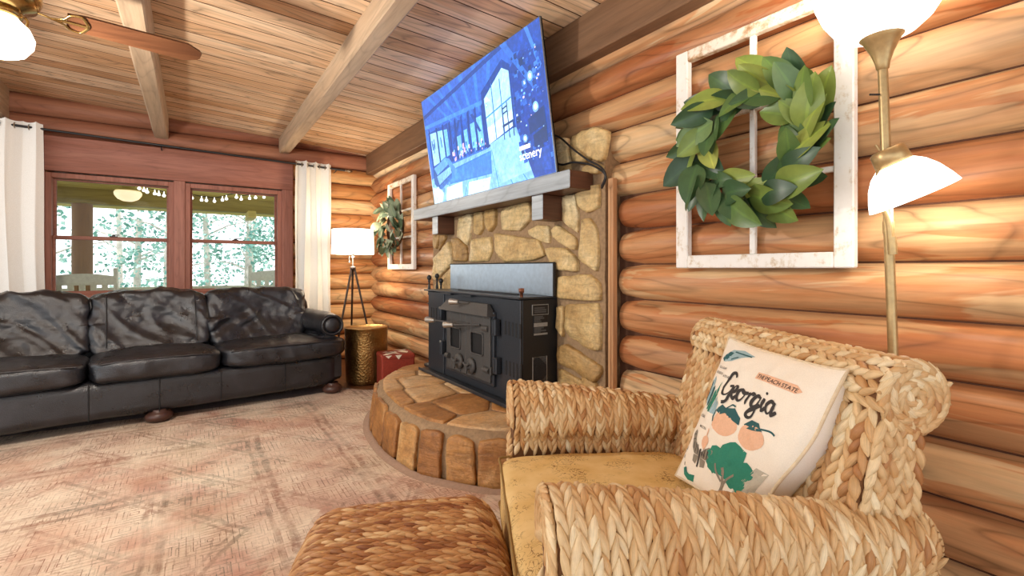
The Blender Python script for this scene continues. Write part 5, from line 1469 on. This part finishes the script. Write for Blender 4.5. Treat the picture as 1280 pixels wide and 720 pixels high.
# ------------------------------------------------------------------ torchiere floor lamp with a reading arm
M['lampgold']=plain('champagne_metal','#b59a6c',.35,.55); M['bowl']=emis('lamp_bowl_lit','#fffaf0',BOWL); M['rshade']=emis('reading_shade_lit','#fffaf0',RSH)
LF=1.384
lb_=at_f(1130,335,LF); lt_=at_f(1103,335,LF)
base=Vector((lb_.x,lb_.y,0)); 
top=Vector((lt_.x,lt_.y,1.70)); ax_=(top-base); Lp=ax_.length; ax_.normalize()
fl=thing('torchiere_floor_lamp','tall brass floor lamp with lit white bowl and side reading light behind the armchair','floor lamp',base)
def on(t): return ax_*t
zz=Vector((0,0,1))
m=MB(); m.lathe([(.0,0),(.13,0),(.13,.018),(.11,.03),(.02,.04),(.014,.05)],36); m.build('base',M['lampgold'],fl)
m=MB(); m.tube([on(.03),on(.62),on(1.24),on(Lp)],.0125,14); m.tube([on(.60),on(.64)],.0145,14); m.tube([on(1.20),on(1.235)],.0145,14); m.build('pole',M['lampgold'],fl)
neck=on(Lp-.03)
m=MB(); m.lathe([(.012,0),(.016,.005),(.018,.02),(.028,.05),(.045,.085),(.062,.105),(.06,.11),(.0,.10)],30,neck,ax_); m.build('bowl_cup',M['lampgold'],fl)
m=MB(); prof=[(.05,.094),(.085,.106),(.118,.135),(.143,.175),(.160,.222),(.166,.25)]; m.lathe(prof+[(r-.004,z+.001) for r,z in prof[::-1]],44,neck,ax_); m.build('bowl_shade',M['bowl'],fl)
m=MB(); m.lathe([(.0,.11),(.018,.115),(.03,.15),(.03,.18),(.0,.205)],16,neck,ax_); m.build('bulb',emis('bulb_glow_2','#fff4dc',3.0),fl)
# reading arm
Rv=Vector((CS,-SN,0))
def lp(u,v,dF=0): p=at_f(u,v,LF-.02+dF); return p-base
m=MB(); m.tube(smoothpath([lp(1115,312),lp(1113,300),lp(1110,275),lp(1102,255),lp(1098.5,235),lp(1099,215),lp(1105,200)],6),.0075,10); m.tube([lp(1116,318),lp(1114.5,296)],.0115,12); m.tube([lp(1114,314),on(1.155)],.006,8); m.build('gooseneck',M['lampgold'],fl)
sax=(Rv*.40+Vector((0,0,-.89))+Vector((-SN,-CS,0))*.12).normalized()
cap=lp(1108,188)
m=MB(); m.lathe([(.0,-.004),(.034,-.004),(.042,.002),(.046,.05),(.0,.052)],26,cap,sax); m.tube([cap+sax*.0+Rv*-.02,cap-sax*.018+Rv*-.022],.0035,6); m.build('shade_cap',M['lampgold'],fl)
m=MB(); prof=[(.046,.045),(.066,.062),(.085,.09),(.100,.125),(.108,.15)]; m.lathe(prof+[(r-.004,z) for r,z in prof[::-1]],40,cap,sax); m.build('reading_shade',M['rshade'],fl)
m=MB(); m.lathe([(.0,.05),(.016,.055),(.028,.09),(.024,.11),(.0,.122)],14,cap,sax); m.build('bulb',emis('bulb_glow_3','#fff4dc',3.0),fl)
m=MB(); m.tube([on(Lp-.10)+Rv*.0,on(Lp-.10)-Rv*.04],.003,6); m.build('switch',M['black'],fl)
BOWLC=base+neck+ax_*.19; READC=base+cap+sax*.17
# ------------------------------------------------------------------ porch and trees outside the windows
M['porchwood']=log_wood('porch_wood',2,['#6e5034','#8a6844','#9c7a54','#ae8c66'],.3,.7,False)
M['porchyel']=log_wood('porch_ceiling_wood',0,['#c2b060','#d6c670','#e2d482','#ece09a'],.3,.7,False)
M['porchbeam']=log_wood('porch_beam_wood',0,['#8c7c40','#9c8c4a','#ac9c58','#b8a868'],.3,.7,False)
M['sage']=plain('sage_paint','#e0e8d4',.6,0,0,30,.1); M['porchdeck']=plain('porch_deck','#8c8478',.8)
M['ground']=plain('pale_ground','#9aa088',.95,0,0,2,.2)
mb=MB(); mb.box(-5,5,6.22,8.6,-.16,-.06,.0); struct(mb.build('porch_floor',M['porchdeck']))
mb=MB(); mb.box(-14,14,8.6,30,-.7,-.5,0); struct(mb.build('ground',M['ground']))
pcm=MB(); pcm.tint=(.5,.2,0)
for i in range(16):
    y0=6.22+i*.15; z0=2.40-.20*(y0-6.22); z1=2.40-.20*(y0+.14-6.22)
    pcm.add([(-5,y0,z0),(5,y0,z0),(5,y0+.142,z1),(-5,y0+.142,z1),(-5,y0,z0+.03),(5,y0,z0+.03),(5,y0+.142,z1+.03),(-5,y0+.142,z1+.03)],[[0,1,2,3],[7,6,5,4],[0,4,5,1],[2,6,7,3],[1,5,6,2],[0,3,7,4]],smooth=False,tint=(rl.random()*.6+.2,rl.random(),0))
struct(fixn(pcm.build('porch_ceiling',M['porchyel'])))
YP=7.9
pb=at_y(140,257,YP).z
t=thing('porch_beam','yellow brown porch beam seen through the top of both windows','beam',(0,YP,pb))
mb=MB(); mb.tint=(.5,.4,0); mb.box(-5,5,-.09,.09,0,.24,.01); mb.build('timber',M['porchbeam'],t)
mb=MB(); mb.tint=(.4,.4,0); px_=at_y(312,270,YP).x; mb.box(px_-.05,px_+.05,-.35,.09,-.10,0,.005); mb.build('beam_bracket',M['porchyel'],t)
xp=at_y(103,290,YP).x; wp=(at_y(117,290,YP).x-at_y(90,290,YP).x)/2
t=thing('porch_post','round brown log porch post behind the left window','post',(xp,YP,-.06))
mb=MB(); mb.tint=(.4,.5,0); mb.lathe([(wp*(1+.04*mnoise.noise(Vector((z*2,1,0)))),z) for z in np.linspace(0,pb+.06,24)],24); mb.build('log',M['porchwood'],t)
for sg in ():
    pts=[(sg*wp*.8,0,pb-.45),(sg*.35,0,pb-.12),(sg*.62,0,pb+.05)]
    mb=MB(); mb.tint=(.35,.3,0); mb.tube(smoothpath(pts,6),.05,8); mb.build('brace',M['porchwood'],t)
# schoolhouse porch light
pl=at_y(160,241,7.3)
t=thing('porch_light','round cream glass porch ceiling light seen in the left window','ceiling light',(pl.x,7.3,pl.z))
mb=MB(); mb.lathe([(.0,-.105),(.05,-.10),(.10,-.075),(.132,-.03),(.135,.0),(.12,.02),(.0,.02)],28); mb.build('glass_dome',emis('porch_dome','#f6e6bc',.9),t)
mb=MB(); mb.lathe([(.122,.02),(.128,.03),(.10,.045),(.07,.05),(.05,.17)],28); mb.build('fitter',M['porchyel'],t)
# string lights, one string per window
def lights(lab,uv):
    P=[at_y(u,v,7.6) for u,v in uv]; c=P[0]
    t=thing('string_lights',lab,'string lights',c,0,None)
    mb=MB(); mb.tube([p-c+Vector((0,0,.05)) for p in smoothpath(P,5)],.006,5); mb.build('wire',M['black'],t)
    bm_=emis('string_bulb_'+str(len(uv)),'#fffdf4',2.2)
    for p in P:
        mb=MB(); mb.lathe([(.0,-.020),(.014,-.016),(.02,0),(.014,.014),(.006,.022),(.006,.05),(.0,.05)],12,p-c); mb.build('bulb',bm_,t)
lights('string of small round bulbs along the beam in the left window',[(135,227),(147,228),(161,231),(174,235.5),(180,238),(184,240),(193.5,242),(198.5,243),(205,244.5)])
lights('string of small round bulbs along the beam in the right window',[(240,247.5),(252,250),(258,250.5),(268,251.5),(278,250),(283,248.5),(295.5,246.5),(301.5,249),(312,248),(319.5,247),(330,246.5)])
# porch rail
rz=at_y(270,358,8.35).z
t=thing('porch_railing','pale porch railing just above the sofa back in the right window','railing',(0,8.35,-.06))
mb=MB(); mb.box(-5,5,-.03,.03,rz+.02,rz+.07,.004); mb.box(-5,5,-.02,.02,.14,.2,.004); mb.build('rail',M['sage'],t)
# slender balusters belong to the railing panel
mb=MB()
for i in range(60): x=-4.9+i*.166; mb.box(x-.014,x+.014,-.014,.014,.18,rz+.03,.0)
mb.build('balusters',M['sage'],t)
# rocking chairs seen from behind
def rocker(lab,x,y,rz_,zt):
    t=thing('rocking_chair',lab,'rocking chair',(x,y,-.06),rz_,'sage porch rocking chairs'); k=zt/1.15
    hw=.30
    mb=MB()
    for s in (-1,1):
        mb=MB(); mb.tube([(s*hw,.22,.08),(s*hw,.24,.45),(s*hw,.10,1.10*k+.06)],[.024,.026,.024],8); mb.build('back_post',M['sage'],t)
        mb=MB(); mb.tube([(s*hw,-.28,.08),(s*hw,-.28,.62)],.024,8); mb.build('leg',M['sage'],t)
        mb=MB(); mb.tube(smoothpath([(s*hw,-.5,.09),(s*hw,-.2,.03),(s*hw,.25,.03),(s*hw,.62,.12)],6),.02,8); mb.build('rocker',M['sage'],t)
        mb=MB(); mb.box(s*hw-.045,s*hw+.045,-.34,.24,.62,.645,.006); mb.build('armrest',M['sage'],t)
    mb=MB(); mb.box(-hw,hw,-.30,.24,.42,.45,.008); mb.build('seat',M['sage'],t)
    def yb(z): return .24-.14*(z-.45)/(1.1*k-.45)
    mb=MB(); P=[]
    for i in range(13):
        q=-1+i/6; z1=1.10*k-.035*q*q; z0=.965*k
        P.append([(q*hw,yb(1.0)-.016,z0),(q*hw,yb(1.0)-.03,z1),(q*hw,yb(1.0)-.002,z1),(q*hw,yb(1.0)+.012,z0)])
    mb.grid(P,False,True,smooth=False); mb.build('top_rail',M['sage'],t)
    mb=MB(); mb.box(-hw,hw,.22,.245,.50,.56,.004); mb.build('lower_rail',M['sage'],t)
    for i in range(5):
        x_=-.2+.1*i; mb=MB(); mb.box(x_-.028,x_+.028,0,.014,0,.46*k,.003); o=mb.build('back_slat',M['sage'],t); o.location=(0,yb(.55)-.02,.54); o.rotation_euler=(math.radians(11),0,0)
rx=at_y(143,340,7.2).x
rocker('sage green porch rocking chair whose back shows in the left window',rx-.30,7.2,0.0,1.085+.06)
rx2=at_y(314,340,7.2).x
rocker('sage green porch rocking chair whose back shows in the right window',rx2+.30,7.2,0.0,1.12+.06)
# trees
M['bark']=plain('pale_bark','#d0c8bc',.9,0,.4,8,.3)
nt=NT('outdoor_leaf'); at=nt.attr(); rgb=nt.n('SeparateColor',{'Color':at.outputs['Color']}).outputs
nt.bsdf(nt.ramp(rgb[0],[(0,C('#4e8a80')),(.4,C('#78b0a2')),(.75,C('#a8d2c4')),(1,C('#d4eee4'))]),.7); M['outleaf']=nt.mat
def tree(lab,x,y,h,rad,seed,n):
    r_=random.Random(seed); t=thing('tree',lab,'tree',(x,y,-.5),0,'trees beyond the porch')
    mb=MB(); pts=[(0,0,0),(.05*r_.uniform(-1,1),0,h*.35),(.12*r_.uniform(-1,1),0,h*.7),(0,0,h)]; mb.tube(smoothpath(pts,5),np.linspace(.075,.02,16),10)
    for k in range(7):
        z=h*r_.uniform(.3,.85); a=r_.uniform(0,6.28); L=rad*r_.uniform(.6,1); mb.tube([(0,0,z),(L*.5*math.cos(a),L*.5*math.sin(a),z+.25*L),(L*math.cos(a),L*math.sin(a),z+.35*L)],[.022,.014,.008],6)
    mb.build('trunk',M['bark'],t)
    mb=MB(); cl=[]
    for k in range(26):
        z=r_.uniform(.18,1)*h; rr=rad*(1.15-.6*z/h)*math.sqrt(r_.random()); a=r_.uniform(0,6.28); cl.append((rr*math.cos(a),rr*math.sin(a),z,r_.uniform(.25,.55)))
    for i in range(n):
        c=r_.choice(cl); p=Vector((c[0]+r_.gauss(0,c[3]*.5),c[1]+r_.gauss(0,c[3]*.5),c[2]+r_.gauss(0,c[3]*.4)))
        d=Vector((r_.gauss(0,1),r_.gauss(0,1),r_.gauss(0,.6))).normalized(); s=d.orthogonal().normalized(); s=(Matrix.Rotation(r_.uniform(0,6.28),3,d)@s); L=r_.uniform(.05,.11); w_=L*.4
        mb.add([p,p+d*L*.5+s*w_,p+d*L,p+d*L*.5-s*w_],[[0,1,2,3]],smooth=False,tint=(min(1,max(0,r_.gauss(.5,.28))),0,0))
    mb.build('foliage',M['outleaf'],t)
TL=[('leafy tree at far left of the left window, beside the porch post',-2.15,11.2,5.0,1.0,1,1368),('slim leafy tree right of the porch post in the left window',-.95,12.2,5.4,.9,2,1482),('leafy tree at the right side of the left window',-.35,10.8,4.4,.75,3,1254),('bushy tree behind the bar between the two windows',.30,12.6,5.6,.9,4,1026),('leafy tree in the middle of the right window',.95,11.4,4.3,.8,5,1368),('leafy tree at the right edge of the right window beside the rocking chair',1.75,12.0,4.6,.9,6,1368),('tall thin tree farther back through the left window',-1.5,15.5,6.5,1.2,7,1026),('tall tree farther back through the right window',1.5,15.8,6.2,1.3,8,1026)]
for a in TL: tree(*a)
# ------------------------------------------------------------------ lamps
def lamp(nm,loc,col,pw,rad):
    l=bpy.data.lights.new(nm,'POINT'); l.color=col; l.energy=pw; l.shadow_soft_size=rad
    o=bpy.data.objects.new(nm,l); COL.objects.link(o); o.location=loc; return o
lamp('fan_light',(-.65,2.78,1.915),(1,.92,.82),LP[0],.05)
lamp('bowl_light',BOWLC+Vector((0,0,.10)),(1,.92,.80),LP[1],.10)
lamp('reading_light',READC,(1,.92,.80),LP[2],.05)
lamp('drum_light',(1.45,5.28,1.56),(1,.86,.66),LP[3],.08)
lamp('drum_light',(1.45,5.28,1.20),(1,.86,.66),LP[3]*.6,.06)
